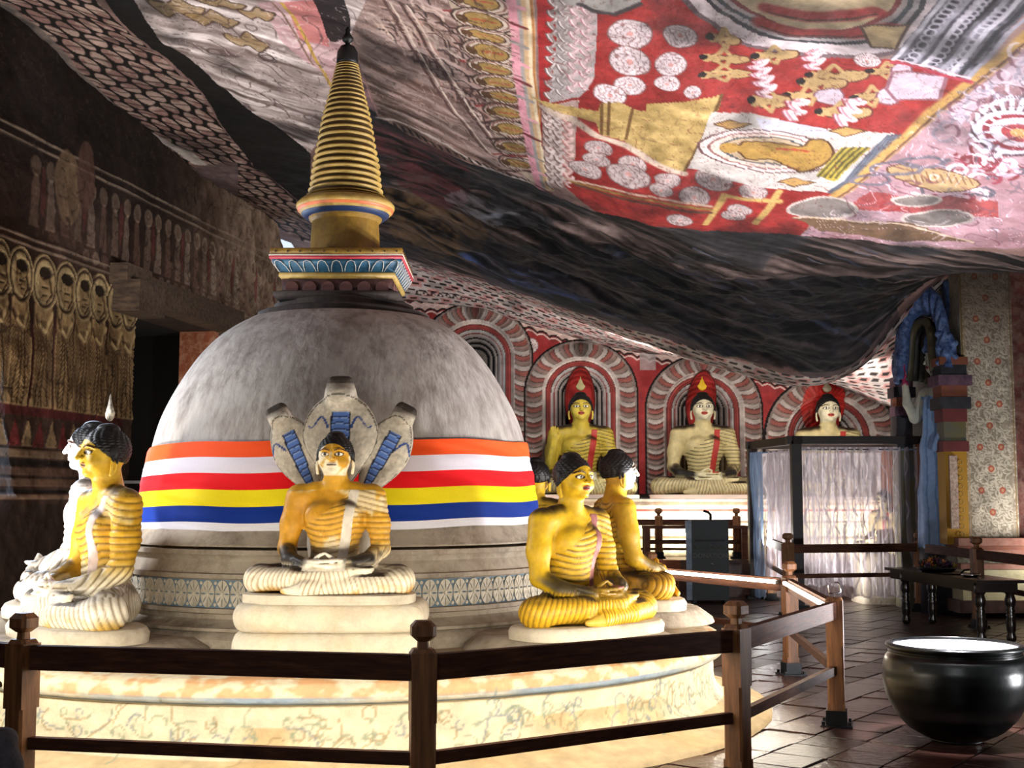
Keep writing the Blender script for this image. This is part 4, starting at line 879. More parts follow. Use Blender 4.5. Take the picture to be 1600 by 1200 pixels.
def post_meshes(w=.12, h=.9, key=''):
    bm = bmesh.new(); octo(bm, w, .1, .16, w, .04); box_bm(bm, (-w / 2, -w / 2, 0), (w / 2, w / 2, .12)); octo(bm, w * .97, .12, h - .30); box_bm(bm, (-w / 2, -w / 2, h - .34), (w / 2, w / 2, h - .02)); octo(bm, w, h - .02, h, w * .8, .3)
    post = bm_mesh('post', bm)
    bm = bmesh.new(); octo(bm, w * .45, h, h + .045, w * .4, .3); octo(bm, w * .5, h + .035, h + .06, w * .96, .3); octo(bm, w * .96, h + .06, h + .105, w * .96, .3); octo(bm, w * .96, h + .105, h + .13, w * .6, .3); fin = bm_mesh('finial', bm)
    bm = bmesh.new(); box_bm(bm, (-.11, -.11, 0), (.11, .11, .012)); box_bm(bm, (-w / 2 - .012, -w / 2 - .012, .012), (w / 2 + .012, w / 2 + .012, .11))
    for s in (-1, 1):
        for t in (-1, 1): octo(bm, .02, .012, .04)
    base = bm_mesh('base_plate', bm)
    bm = bmesh.new(); octo(bm, .022, 0, .03); bolt = bm_mesh('bolt', bm)
    post.materials.append(m_wood); fin.materials.append(m_wood); base.materials.append(m_iron); bolt.materials.append(m_iron)
    return post, fin, base, bolt
PM = post_meshes()
def railing(name, label, pts, h=.9, finials=True, nofin=(), group=None, meshes=PM, top=(.75, .87), low=(.36, .42), th_=.055, skip=()):
    t = thing(name, label, 'railing', (pts[0][0], pts[0][1], pts[0][2] if len(pts[0]) > 2 else 0), group=group); o0 = Vector(t.location)
    for i, p in enumerate(pts):
        z = p[2] if len(p) > 2 else 0; q = pts[min(i + 1, len(pts) - 1)]; q0 = pts[max(i - 1, 0)]; A = math.atan2(q[1] - q0[1], q[0] - q0[0])
        po = link('post', meshes[0], t); po.location = Vector((p[0], p[1], z)) - o0; po.rotation_euler = (0, 0, A)
        if i not in nofin: link('finial', meshes[1], po)
        link('base_plate', meshes[2], po)
        for s in (-1, 1):
            for u in (-1, 1): link('bolt', meshes[3], po, loc=(s * .09, u * .09, .008))
        if i < len(pts) - 1 and i not in skip:
            L = math.hypot(q[0] - p[0], q[1] - p[1]); B = math.atan2(q[1] - p[1], q[0] - p[0])
            for (a, b, nm, w_) in ((*top, 'handrail', th_), (*low, 'lower_rail', th_ * .75)):
                bm = bmesh.new(); box_bm(bm, (.02, -w_ / 2, a), (L - .02, w_ / 2, b)); r_ = link(nm, bm_mesh(nm, bm, bevel=.012), t, m_woodr); r_.location = Vector((p[0], p[1], z)) - o0; r_.rotation_euler = (0, 0, B)
    return t
FR = [(-4.6, 7.9), (-2.46, 6.42), (-.42, 6.02), (1.26, 7.16), (2.31, 9.12), (2.56, 11.72), (1.51, 13.8)]
fr = railing('wooden_railing', 'dark wooden railing with square-headed posts curving round the stupa platform', FR, nofin=(4,))
# chrome loop on the last near post
bm = None; lp = [(-.045, 0, 0), (-.045, 0, .07), (-.03, 0, .09), (.03, 0, .09), (.045, 0, .07), (.045, 0, .025), (.03, 0, .012), (-.03, 0, .012)]
pst = [c for c in fr.children if c.name.startswith('post')][4]
o = link('barrier_clip', tube_me('barrier_clip', lp[1:], .006, n=6, closed=True), pst, m_chrome); o.location = (0, 0, .915); o['label'] = 'chrome belt clip'
o.rotation_euler = (0, 0, -pst.rotation_euler.z)
for s in (-1, 1): link('clip_stem', tube_me('clip_stem', [(s * .02, 0, -.02), (s * .02, 0, .02)], .005, n=6), pst, m_chrome, loc=(0, 0, .91))
# LED tubes fixed to the inner face of the handrails
m_led = mat('led_tube', 'ffffff', emit='fff1d8', estr=22); m_alu = mat('aluminium', 'b5b5b8', rough=.35, metal=.8)
def tube_light(p, q, z, off, label, power):
    d = Vector((q[0] - p[0], q[1] - p[1], 0)); L = d.length; d.normalize(); n_ = Vector((-d.y, d.x, 0)); c = Vector((SX, SY, 0)) - Vector((p[0], p[1], 0))
    if n_.dot(c) < 0: n_ = -n_
    a = Vector((p[0], p[1], z)) + n_ * off + d * .1; b = Vector((q[0], q[1], z)) + n_ * off - d * .1; mid = (a + b) / 2; L = (b - a).length; A = math.atan2(d.y, d.x)
    t = thing('tube_light', label, 'light', mid, A, group='tube lights on the inner side of the platform railing')
    link('tube', tube_me('tube', [(-L / 2 + .02, 0, 0), (0, 0, 0), (L / 2 - .02, 0, 0)], .017, n=10), t, m_led)
    s = 1 if (Matrix.Rotation(A, 3, 'Z') @ Vector((0, 1, 0))).dot(n_) > 0 else -1
    bm = bmesh.new(); box_bm(bm, (-L / 2, -s * .012 - .006, -.018), (L / 2, -s * .012 + .0, .012)); link('housing', bm_mesh('housing', bm), t, m_alu)
    for e in (-1, 1):
        bm = bmesh.new(); box_bm(bm, (e * L / 2 - .015, -.016, -.016), (e * L / 2 + .015, .016, .016)); link('end_cap', bm_mesh('end_cap', bm), t, m_alu)
    for k in (-.25, .25):
        l = area('tube_glow', mid + d * k * L + n_ * .02, mid + d * k * L + n_ * 1.0 + Vector((0, 0, -.12)), L * .45, power / 2, (1.0, .90, .74), .03, 175)
SIDE = ['far left', 'front left', 'front', 'front right', 'right', 'far right']
labs = ['tube light behind the handrail at the far left end of the platform', 'tube light behind the front handrail, left of the naga-hooded figure', 'tube light behind the front handrail right of the middle post',
        'tube light behind the handrail between the front right posts', 'short bright tube running back from the post with the chrome clip', 'long bright tube glowing at the rear right rail']
for k in range(6): tube_light(FR[k], FR[k + 1], .80 if k < 4 else .835, .055, labs[k], 21)
# ================================================================ SCULPTING: distance fields -> one continuous mesh
def warp_axis(lo, hi, coarse, zones):
    out = [lo]
    while out[-1] < hi:
        h = coarse
        for a, b, s in zones:
            if a <= out[-1] < b: h = min(h, s)
        out.append(out[-1] + h)
    return np.array(out, np.float32)
class SDF:
    def __init__(s, xs, ys, zs):
        s.xs, s.ys, s.zs = xs, ys, zs; s.D = np.full((len(xs), len(ys), len(zs)), 1.0, np.float32)
    def _sub(s, lo, hi):
        i = [np.searchsorted(a, (l, h)) for a, l, h in zip((s.xs, s.ys, s.zs), lo, hi)]
        sl = tuple(slice(max(0, a - 1), b + 1) for a, b in i)
        return sl, s.xs[sl[0]][:, None, None], s.ys[sl[1]][None, :, None], s.zs[sl[2]][None, None, :]
    def _mix(s, sl, d, k, op):
        a = s.D[sl]
        if a.size == 0: return
        if op == 'sub': d = -d; h = np.clip(.5 - .5 * (a - d) / k, 0, 1) if k else (d > a); s.D[sl] = np.maximum(a, d) if not k else a * (1 - h) + d * h + k * h * (1 - h)
        elif k: h = np.clip(.5 + .5 * (a - d) / k, 0, 1); s.D[sl] = a * (1 - h) + d * h - k * h * (1 - h)
        else: s.D[sl] = np.minimum(a, d)
    def ell(s, c, r, k=.02, op='add', rot=None, m=.05):
        R_ = max(r) if rot is not None else 0
        ex = [(R_ or q) + m + k for q in r]; sl, x, y, z = s._sub([a - e for a, e in zip(c, ex)], [a + e for a, e in zip(c, ex)])
        x, y, z = x - c[0], y - c[1], z - c[2]
        if rot is not None:
            M = rot; x, y, z = (M[0][0] * x + M[1][0] * y + M[2][0] * z), (M[0][1] * x + M[1][1] * y + M[2][1] * z), (M[0][2] * x + M[1][2] * y + M[2][2] * z)
        q = np.sqrt((x / r[0]) ** 2 + (y / r[1]) ** 2 + (z / r[2]) ** 2) + 1e-6; q2 = np.sqrt((x / r[0] ** 2) ** 2 + (y / r[1] ** 2) ** 2 + (z / r[2] ** 2) ** 2) + 1e-6
        s._mix(sl, q * (q - 1) / q2, k, op)
    def cap(s, a, b, ra, rb=None, k=.02, op='add', sq=1.0, m=.05):
        """tapered capsule; sq<1 flattens it in z"""
        rb = ra if rb is None else rb; e = max(ra, rb) + m + k; a = np.array(a, float); b = np.array(b, float)
        sl, x, y, z = s._sub(np.minimum(a, b) - e, np.maximum(a, b) + e); d = b - a; L = (d * d).sum() + 1e-9
        t = np.clip(((x - a[0]) * d[0] + (y - a[1]) * d[1] + (z - a[2]) * d[2]) / L, 0, 1)
        dist = np.sqrt((x - a[0] - t * d[0]) ** 2 + (y - a[1] - t * d[1]) ** 2 + ((z - a[2] - t * d[2]) / sq) ** 2) - (ra + (rb - ra) * t)
        s._mix(sl, dist * min(1, sq * 1.1), k, op)
    def chain(s, pts, rs, k=.01, op='add', sq=1.0):
        for i in range(len(pts) - 1): s.cap(pts[i], pts[i + 1], rs[i], rs[i + 1], k, op, sq)
    def mesh(s):
        D = s.D; S = D < 0; nx, ny, nz = D.shape
        c = [S[i:nx - 1 + i, j:ny - 1 + j, k:nz - 1 + k] for i in (0, 1) for j in (0, 1) for k in (0, 1)]
        tot = sum(x.astype(np.int8) for x in c); act = (tot > 0) & (tot < 8); I, J, K = np.nonzero(act)
        idx = np.full(act.shape, -1, np.int32); idx[I, J, K] = np.arange(len(I)); acc = np.zeros((len(I), 3)); cnt = np.zeros(len(I))
        ax = (s.xs, s.ys, s.zs)
        for axis in range(3):
            for o1 in (0, 1):
                for o2 in (0, 1):
                    o = [0, 0, 0]; oth = [q for q in range(3) if q != axis]; o[oth[0]] = o1; o[oth[1]] = o2; e = list(o); e[axis] = 1
                    a = D[I + o[0], J + o[1], K + o[2]]; b = D[I + e[0], J + e[1], K + e[2]]; m = (a < 0) != (b < 0); t = np.where(m, a / np.where(m, a - b, 1), 0)
                    P = [ax[0][I + o[0]], ax[1][J + o[1]], ax[2][K + o[2]]]; n = (I, J, K)[axis]; P = [p.astype(float) for p in P]
                    P[axis] = P[axis] + t * (ax[axis][n + 1] - ax[axis][n])
                    for q in range(3): acc[:, q] += np.where(m, P[q], 0)
                    cnt += m
        V = acc / cnt[:, None]; F = []
        for axis in range(3):
            sh = [slice(None)] * 3; A = [slice(1, -1)] * 3; lo = list(A); hi = list(A); lo[axis] = slice(0, -1); hi[axis] = slice(1, None)
            a, b = S[tuple(lo)], S[tuple(hi)]; q = np.nonzero(a != b); g = [q[0] + 1, q[1] + 1, q[2] + 1]; g[axis] = q[axis]
            sign = a[q]; o1, o2 = [w for w in range(3) if w != axis]
            def cell(d1, d2):
                h = [x.copy() for x in g]; h[o1] = h[o1] - d1; h[o2] = h[o2] - d2; return idx[h[0], h[1], h[2]]
            f = np.stack([cell(1, 1), cell(0, 1), cell(0, 0), cell(1, 0)], 1); fl = sign if axis != 1 else ~sign
            f[~fl] = f[~fl][:, ::-1]; F.append(f)
        F = np.concatenate(F); F = F[(F >= 0).all(1)]
        return V, F
def vnormals(V, F):
    a = V[F[:, 2]] - V[F[:, 0]]; b = V[F[:, 3]] - V[F[:, 1]]; n = np.cross(a, b); N = np.zeros_like(V)
    for k in range(4): 
        for q in range(3): N[:, q] += np.bincount(F[:, k], n[:, q], minlength=len(V))
    return N / (np.linalg.norm(N, axis=1, keepdims=True) + 1e-9)
def rotM(ax, a): return np.array(Matrix.Rotation(a, 3, ax))

# ================================================================ SEATED FIGURE (faces -y, seat at z=0, about 1.05 tall)
def hair_cap(s, hc, hr_, plane=(-.105, .955, .115, .80)):
    xs, ys, zs = s.xs, s.ys, s.zs
    e = .2; sl, x, y, z = s._sub([hc[0] - e, hc[1] - e, hc[2] - e], [hc[0] + e, hc[1] + e, hc[2] + e])
    x, y, z = x - hc[0], y - hc[1], z - hc[2]; q = np.sqrt((x / hr_[0]) ** 2 + (y / hr_[1]) ** 2 + (z / hr_[2]) ** 2); d = (q - 1) * min(hr_)
    return sl, x, y, z, d
HC = (0, .014, .903); HR = (.115, .127, .116)
def hairline(x, y, z): return z - np.where(y < 0, .060 - .62 * (y + .12) - 3.4 * x * x, -.0144 - .62 * y - 3.4 * x * x)
def sculpt_seated(kind='meditate', fine=1.0, hoodless=True):
    f = fine
    xs = warp_axis(-.62, .62, .0095 * f, [(-.145, .145, .0047 * f)]); ys = warp_axis(-.46, .24, .0095 * f, [(-.38, -.22, .0062 * f), (-.16, .14, .0047 * f)])
    zs = warp_axis(-.02, 1.14, .0085 * f, [(.13, .25, .0062 * f), (.70, 1.10, .0042 * f)]); s = SDF(xs, ys, zs)
    # trunk
    s.ell((0, .03, .10), (.23, .17, .13), .05); s.ell((0, .025, .27), (.155, .115, .19), .06); s.ell((0, .02, .46), (.205, .125, .17), .06)
    s.ell((.085, -.055, .50), (.09, .05, .075), .05); s.ell((-.085, -.055, .50), (.09, .05, .075), .05)
    s.cap((-.21, .035, .618), (.21, .035, .618), .078, k=.05); s.cap((0, .045, .60), (0, .012, .80), .088, .074, k=.03)
    s.cap((-.13, .04, .662), (.13, .04, .662), .045, k=.05)
    # legs crossed: thighs out, shins back over one another
    for sd in (-1, 1):
        s.cap((sd * .13, .03, .10), (sd * .43, -.13, .095), .105, .088, k=.05); s.ell((sd * .45, -.13, .09), (.095, .11, .088), .04)
    s.chain([(.45, -.17, .075), (.2, -.27, .065), (-.10, -.33, .045), (-.17, -.34, .035)], [.078, .068, .048, .035], .03)       # lower shin
    s.chain([(-.45, -.16, .095), (-.2, -.26, .105), (.08, -.285, .13), (.16, -.27, .145)], [.078, .07, .05, .038], .025)          # upper shin
    s.chain([(-.12, -.35, .035), (-.24, -.345, .035)], [.034, .02], .015); s.chain([(.14, -.285, .145), (.29, -.25, .165)], [.034, .018], .015)   # feet
    s.ell((0, -.1, .08), (.3, .2, .085), .05)
    # arms
    for sd in (-1, 1):
        up = [(sd * .250, .035, .615), (sd * .285, .02, .44), (sd * .305, -.01, .285)]
        s.chain(up, [.078, .07, .058], .035)
        if kind == 'raised' and sd == -1:
            s.chain([(-.305, -.01, .285), (-.31, -.10, .30), (-.275, -.24, .52)], [.056, .05, .034], .02)
            s.ell((-.272, -.262, .57), (.038, .018, .045), .012)
            for k, x0 in enumerate((-.030, -.010, .010, .030)): s.cap((-.272 + x0, -.265, .60), (-.272 + x0 * 1.15, -.272, .685 - abs(k - 1.4) * .012), .0105, .0085, k=.003)
            s.chain([(-.24, -.262, .56), (-.222, -.275, .60), (-.225, -.28, .625)], [.013, .011, .009], .004); continue
        s.chain([(sd * .305, -.01, .285), (sd * .25, -.14, .215), (sd * .115, -.265, .195)], [.058, .052, .034], .022)
    # hands lying one over the other in the lap
    s.ell((.055, -.285, .185), (.055, .038, .018), .01); 
    for k in range(4): s.chain([(.02, -.258 - .018 * k, .188), (-.05, -.262 - .019 * k, .190), (-.100 - (.012, .02, .014, .0)[k], -.255 - .019 * k, .198)], [.0115, .0105, .008], .003)
    if kind != 'raised':
        s.ell((-.055, -.285, .212), (.055, .038, .017), .008)
        for k in range(4): s.chain([(-.02, -.258 - .018 * k, .215), (.05, -.262 - .019 * k, .216), (.098 + (.012, .02, .014, .0)[k], -.255 - .019 * k, .222)], [.0115, .0105, .008], .003)
        s.chain([(-.06, -.262, .232), (-.03, -.27, .252), (-.004, -.272, .262)], [.013, .0115, .009], .004)
    s.chain([(.06, -.262, .215), (.03, -.27, .245), (.004, -.272, .262)], [.013, .0115, .009], .004)
    # head
    s.ell((0, .0, .893), (.108, .118, .118), .02); s.ell((0, -.024, .826), (.090, .086, .076), .03); s.ell((0, -.083, .780), (.034, .028, .024), .02)
    for sd in (-1, 1):
        s.ell((sd * .056, -.076, .835), (.036, .03, .034), .025)                        # cheeks
        s.ell((sd * .047, -.106, .888), (.028, .014, .014), .012, op='sub'); s.ell((sd * .046, -.094, .887), (.025, .016, .012), .003)      # socket, eyeball
        s.chain([(sd * .074, -.086, .886), (sd * .049, -.108, .896), (sd * .023, -.104, .891)], [.0035, .005, .0035], .003)       # lid
        s.chain([(sd * .086, -.080, .902), (sd * .052, -.108, .920), (sd * .016, -.112, .917)], [.005, .007, .006], .008)           # brow
        s.ell((sd * .014, -.125, .855), (.011, .011, .009), .006)
        s.ell((sd * .114, .012, .885), (.011, .026, .038), .006); s.chain([(sd * .117, .006, .86), (sd * .120, .0, .81), (sd * .114, -.002, .768), (sd * .116, .018, .785), (sd * .117, .028, .85)], [.010, .009, .010, .008, .009], .004)
    s.chain([(0, -.112, .908), (0, -.129, .88), (0, -.142, .857)], [.009, .0105, .0135], .008)     # nose
    s.ell((0, -.108, .826), (.034, .015, .0075), .003); s.ell((0, -.108, .813), (.028, .015, .0085), .003); s.cap((-.030, -.115, .8195), (.030, -.115, .8195), .0028, k=.002, op='sub')
    # hair: a cap of small curls over a curved hairline
    sl, x, y, z, d = hair_cap(s, HC, HR)
    az = np.arctan2(x, -y + .0001); el = np.arctan2(z, np.sqrt(x * x + y * y)); row = np.round(el / .13)
    d = d - .0065 * np.abs(np.cos(el / .13 * PI)) * np.abs(np.cos(az * 10 * np.maximum(.25, np.cos(row * .13)) + row * .9)) + .002
    hd = np.maximum(d, -hairline(x, y, z) * .7); s._mix(sl, hd.astype(np.float32), .0, 'add')
    s.ell((0, .02, 1.012), (.058, .060, .030), .012)
    # flat underside
    s.D[:, :, :2] = np.maximum(s.D[:, :, :2], .01)
    return s.mesh()
def is_hair(V):
    x, y, z = V[:, 0], V[:, 1] - HC[1], V[:, 2] - HC[2]
    q = np.sqrt((x / HR[0]) ** 2 + (y / HR[1]) ** 2 + (z / HR[2]) ** 2)
    return ((hairline(x, y, z) > -.006) & (q > .955) & (V[:, 2] > .80)) | (V[:, 2] > 1.02)
def robe_fields(V, kind='meditate'):
    """mask of cloth, pleat phase, sash mask, for a robe that leaves the right shoulder (x<0) bare"""
    x, y, z = V[:, 0], V[:, 1], V[:, 2]
    legs = (z < .205) & ((np.abs(x) > .135) | (y < -.12)) & ~((z > .165) & (y < -.2) & (np.abs(x) < .2))
    feet = ((x < -.13) & (y < -.325) & (z < .075)) | ((x > .165) & (y < -.225) & (z > .12) & (x < .33) & (z < .2))
    armL = (x > .225) & (z > .17) & (z < .66)                                   # covered arm, on the viewer's right
    fore = (x > .10) & (z > .15) & (z < .30) & (y < -.02) & ~legs
    armR = (x < -.215) & (z > .2)
    hem = .66 - .62 * np.clip((.13 - x) / .36, -.4, 1.2) ** 1.15                 # neckline from the left shoulder to below the right breast
    hem = np.where(x > .10, 9, .635 + (x - .10) * .85 + .25 * np.clip(-x - .05, 0, 1) ** 1)
    torso = (np.abs(x) < .24) & (z > .17) & (z < .66) & ~armR
    tc = torso & ((z < hem) | (y > .06)); 
    neck = z > .665
    cloth = (legs & ~feet) | armL | fore | tc; cloth &= ~neck & ~(armR & ~legs)
    hands = (np.abs(x) < .135) & (y < -.2) & (z > .155) & (z < .275); cloth &= ~hands
    rfore = (x < -.09) & (z > .205) & ~torso; cloth &= ~(rfore & ~tc)
    ph = (z - 1.25 * np.clip(x + .07, 0, 1) ** 2 * (x < .14) - .9 * np.clip(-.07 - x, 0, 1) ** 1.6) / .036
    sh = np.clip((x - .14) / .10, 0, 1); ph = np.where(x > .14, (z - 1.25 * .21 ** 2 + (x - .14) * .25 * (z > .5)) / .036, ph)
    lp = np.where(z < .205, np.arctan2(x * 1.0, .55 + y * .2 + z * .9) * 30 + 0 * x, 0); th_ = np.arctan2(np.abs(x) - .02, .16 - y); lp = th_ * 17 + z * 9
    fp = (np.abs(x) * .8 - y * .8) / .03
    ph = np.where(legs & ~armL, lp, np.where(fore & ~tc & ~armL, fp, ph)); 
    ph = np.where(armL & (z < .30), (z * .6 - y * .8) / .032, ph)
    sash = (x > .035 + (z - .2) * .16) & (x < .095 + (z - .2) * .16) & (z > .22) & (z < .70) & (y < .10) & torso
    return cloth, ph, sash, legs, feet, hands
BASE_MESH = {}
DONE = {}
def seated_mesh(name, scheme, kind='meditate', fine=1.0, amp=.0048):
    k_ = (id(scheme), kind, fine)
    if k_ not in DONE: DONE[k_] = _seated_mesh(name, scheme, kind, fine, amp)
    return DONE[k_]
def _seated_mesh(name, scheme, kind='meditate', fine=1.0, amp=.0048):
    key = (kind, fine)
    if key not in BASE_MESH:
        V, F = sculpt_seated(kind, fine); N = vnormals(V, F); cloth, ph, sash, legs, feet, hands = robe_fields(V, kind)
        for _ in range(1):                                                       # light smoothing
            S_ = np.zeros_like(V); cn = np.zeros(len(V))
            for k in range(4):
                a, b = F[:, k], F[:, (k + 1) % 4]
                for q in range(3): S_[:, q] += np.bincount(a, V[b, q], minlength=len(V))
                cn += np.bincount(a, minlength=len(V))
            w = np.where(V[:, 2] > .7, .15, .5)[:, None]; V = V * (1 - w) + S_ / np.maximum(cn, 1)[:, None] * w
        fr_ = ph % 1; ridge = np.abs(np.sin(fr_ * PI)) ** .6 - .6
        V = V + N * (ridge * amp * 1.5 * cloth * ~sash)[:, None] + N * (.004 * sash)[:, None]
        BASE_MESH[key] = (V, F, N, cloth, ph, sash, legs, feet, hands)
    V, F, N, cloth, ph, sash, legs, feet, hands = BASE_MESH[key]; x, y, z = V.T
    C = np.tile(hexc(scheme['skin']), (len(V), 1)); C[cloth] = hexc(scheme['robe']); C[legs & cloth] = hexc(scheme['legs']); C[feet | (legs & ~cloth)] = hexc(scheme.get('feet', scheme['legs']))
    C[hands] = hexc(scheme.get('hands', scheme['legs']))
    n1 = fbm(x * 7 + 3, y * 7, z * 7, oct=4, seed=5); n2 = fbm(x * 30, y * 30, z * 30, oct=3, seed=6)
    if 'fade' in scheme:                                                       # paint worn through to plaster in patches
        c, lo, hi, amt = scheme['fade']; w = np.clip(sstep(lo, hi, n1) * amt, 0, 1) * (z < .7); C = C * (1 - w[:, None]) + hexc(c) * w[:, None]
    low = sstep(.36, .22, z) * scheme.get('whitelow', 0); low = low * cloth * ~legs; C = C * (1 - low[:, None]) + hexc(scheme['legs']) * low[:, None]
    if 'legstain' in scheme:
        w = legs * sstep(.09, .0, z) * sstep(.42, .6, n1) * .9; C = C * (1 - w[:, None]) + hexc(scheme['legstain']) * w[:, None]
    gw = (np.clip(1 - np.abs(((ph + .5) % 1) - .5) / .22, 0, 1) * cloth * ~sash * np.where(legs, .5, .72))[:, None]; C = C * (1 - gw) + hexc(scheme.get('groove', '4a3210')) * gw
    if scheme.get('sash'): C[sash] = hexc(scheme['sash'])
    # shade of the low lights, plus some dust, painted on surfaces that face up
    up = sstep(.35, .85, N[:, 2]) * (z < .72) * (z > .12) * (.25 + .9 * sstep(.35, .6, n1)) * scheme.get('shade_soot', .9) * ~hands; C = C * (1 - np.clip(up, 0, 1)[:, None]) + hexc('241a10') * np.clip(up, 0, 1)[:, None]
    fa = sstep(.33, .25, z) * sstep(.165, .20, z) * sstep(.09, .16, np.abs(x)) * sstep(.02, -.10, y) * sstep(-.6, .1, N[:, 2]); w = fa * scheme.get('arm_shade_soot', 0) * sstep(.32, .55, n1 + .15); C = C * (1 - w[:, None]) + hexc('1c1712') * w[:, None]  # forearms painted dark the same way, shade and dust together
    # head
    hd = z > .75; C[hd] = hexc(scheme['face']); 
    if 'neck' in scheme: C[(z > .66) & (z < .79)] = hexc(scheme['neck'])
    if 'mask' in scheme: w = (hd & (y < -.02 + .15 * (z - .85)))[:, None]; C = np.where(w, hexc(scheme['mask']), C)
    if 'facepale' in scheme:  # pale patches over the front of the face
        w = hd * (y < .0) * sstep(.40, .56, n1 + .3 * (n2 - .5)) * scheme['facepale'][1]; C = C * (1 - w[:, None]) + hexc(scheme['facepale'][0]) * w[:, None]
    for sd in (-1, 1):
        e = np.hypot((x - sd * .046) / .024, (z - .886) / .0105); fr = y < -.06
        C[(e < 1) & fr] = hexc('e8e2d2'); C[(np.hypot(x - sd * .045, z - .886) < .009) & fr & (e < 1.05)] = hexc('15100e')
        C[(np.abs(e - 1.12) < .14) & fr] = hexc('3a2010'); 
        bz = .919 - 9 * (x - sd * .049) ** 2; C[(np.abs(z - bz) < .0045) & (np.abs(x - sd * .050) < .037) & fr] = hexc(scheme.get('brow', '4a2c14'))
    C[(np.hypot(x / .034, (z - .819) / .016) < 1) & (y < -.10)] = hexc(scheme.get('lips', '9c4030'))
    C[(np.abs(z - .8195) < .003) & (np.abs(x) < .030) & (y < -.095)] = hexc('30140e')
    hr_ = is_hair(V)
    C[hr_] = hexc('100e0e')
    C *= (1 + (n2 - .5) * .22)[:, None]
    return mesh_np(name, V, F, lin(np.clip(C, 0, 1)))
m_statue = mat('painted_statue', vcol=True, rough=.5, nscale=18, bump=.16, bscale=45, vary=.14, spec=.35)
m_slab = mat('statue_slab_plaster', 'd3cab8', col2='b8ad98', rough=.8, nscale=8, bump=.3, bscale=30, dirt='7a6c58', dscale=6, damt=.5)
def legs_outline(grow=0, n=40):
    pts = []
    for k in range(n):
        A = 2 * PI * k / n; c, s = math.cos(A), math.sin(A); e = 2 / 2.8
        pts.append(((.545 + grow) * math.copysign(abs(c) ** e, c), -.12 + (.265 + grow) * math.copysign(abs(s) ** e, s)))
    return pts
def slab_me(name, rings, cy=-.12):
    """rings: list of (grow, z) over the outline of the crossed legs"""
    n = 56; V = []; F = []
    for g, z in rings: V += [(x, y, z) for x, y in legs_outline(g, n)]
    for i in range(len(rings) - 1): F += [(i * n + k, i * n + (k + 1) % n, (i + 1) * n + (k + 1) % n, (i + 1) * n + k) for k in range(n)]
    F.append(tuple(range(n))[::-1]); F.append(tuple((len(rings) - 1) * n + k for k in range(n)))
    me = bpy.data.meshes.new(name); me.from_pydata(V, [], F); me.update()
    for p in me.polygons: p.use_smooth = True
    return auto_smooth(me, 40)
def flame_me():
    s = SDF(warp_axis(-.06, .06, .004, []), warp_axis(-.04, .04, .004, []), warp_axis(-.02, .16, .004, []))
    s.ell((0, 0, .03), (.032, .02, .035), .01)
    for k, (dx, h) in enumerate(((-.03, .07), (-.016, .105), (0, .14), (.016, .105), (.03, .07))): s.chain([(dx * .8, 0, .02), (dx * 1.15, 0, h * .55), (dx * .7, 0, h)], [.014, .012, .003], .006)
    V, F = s.mesh(); return mesh_np('flame', V, F)
FLAME = None
def seated(name, label, loc, facing, scale, scheme, kind='meditate', fine=1.0, slab=None, flame=None, group=None, cat='statue', slabmat=None, mesh=None, tilt=0):
    """facing: direction the figure looks, degrees; 0 = towards the camera side (-y), positive turns to +x"""
    global FLAME
    t = thing(name, label, cat, loc, R(facing), group); t.scale = (scale, scale, scale)
    zb = 0
    if slab:
        link('base_slab', slab_me('base_slab', slab), t, slabmat or m_slab); zb = max(z for g, z in slab)
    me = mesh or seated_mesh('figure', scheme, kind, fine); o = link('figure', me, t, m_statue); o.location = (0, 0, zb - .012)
    if flame:
        if FLAME is None: FLAME = flame_me()
        f_ = link('flame', FLAME.copy(), t, flame); f_.location = (0, .025, zb + 1.045); f_['label'] = 'flame finial on the crown of the head'
    return t
# ================================================================ FIGURES ROUND THE STUPA
S_C = dict(skin='c18a1e', robe='cf9a2c', legs='ddd3bd', face='c9921f', neck='c8941e', sash='cfc4b4', fade=('d9cfba', .50, .62, .75), whitelow=.85, shade_soot=.95, arm_shade_soot=.95, facepale=('e6dcc4', .95), legstain='c98a2a', groove='6a4a1c', hands='e2dac8', lips='d8c8b0')
S_R1 = dict(skin='c9a21a', robe='c9a01e', legs='cfa321', face='cda51c', sash='8e5a58', shade_soot=.75, arm_shade_soot=.8, fade=('d8b45a', .55, .7, .3), groove='3a260c', hands='8a6c1c', feet='c9a540', lips='8c3a24')
S_R2 = dict(skin='b58e1c', robe='c69e24', legs='c9992a', face='c79f3a', mask='cfc8b8', neck='c79f22', shade_soot=.9, arm_shade_soot=.5, fade=('d8c9a0', .55, .68, .4), groove='33220c', lips='c9bda4')
S_L1 = dict(skin='c99e24', robe='d2a226', legs='ddd6c6', face='cba428', sash='c8b2a8', shade_soot=.75, arm_shade_soot=.3, whitelow=.9, legstain='cda03a', fade=('dcd2ba', .54, .66, .6), groove='4a3414', lips='a8702c')
S_L2 = dict(skin='cfcac2', robe='d4ccc0', legs='cfc6b6', face='d9d6d6', shade_soot=.9, arm_shade_soot=.4, groove='5a4c3e', lips='b8b0a8')
PLZ = .585
def ground_pt(px, d): return xat(px, d, 900)
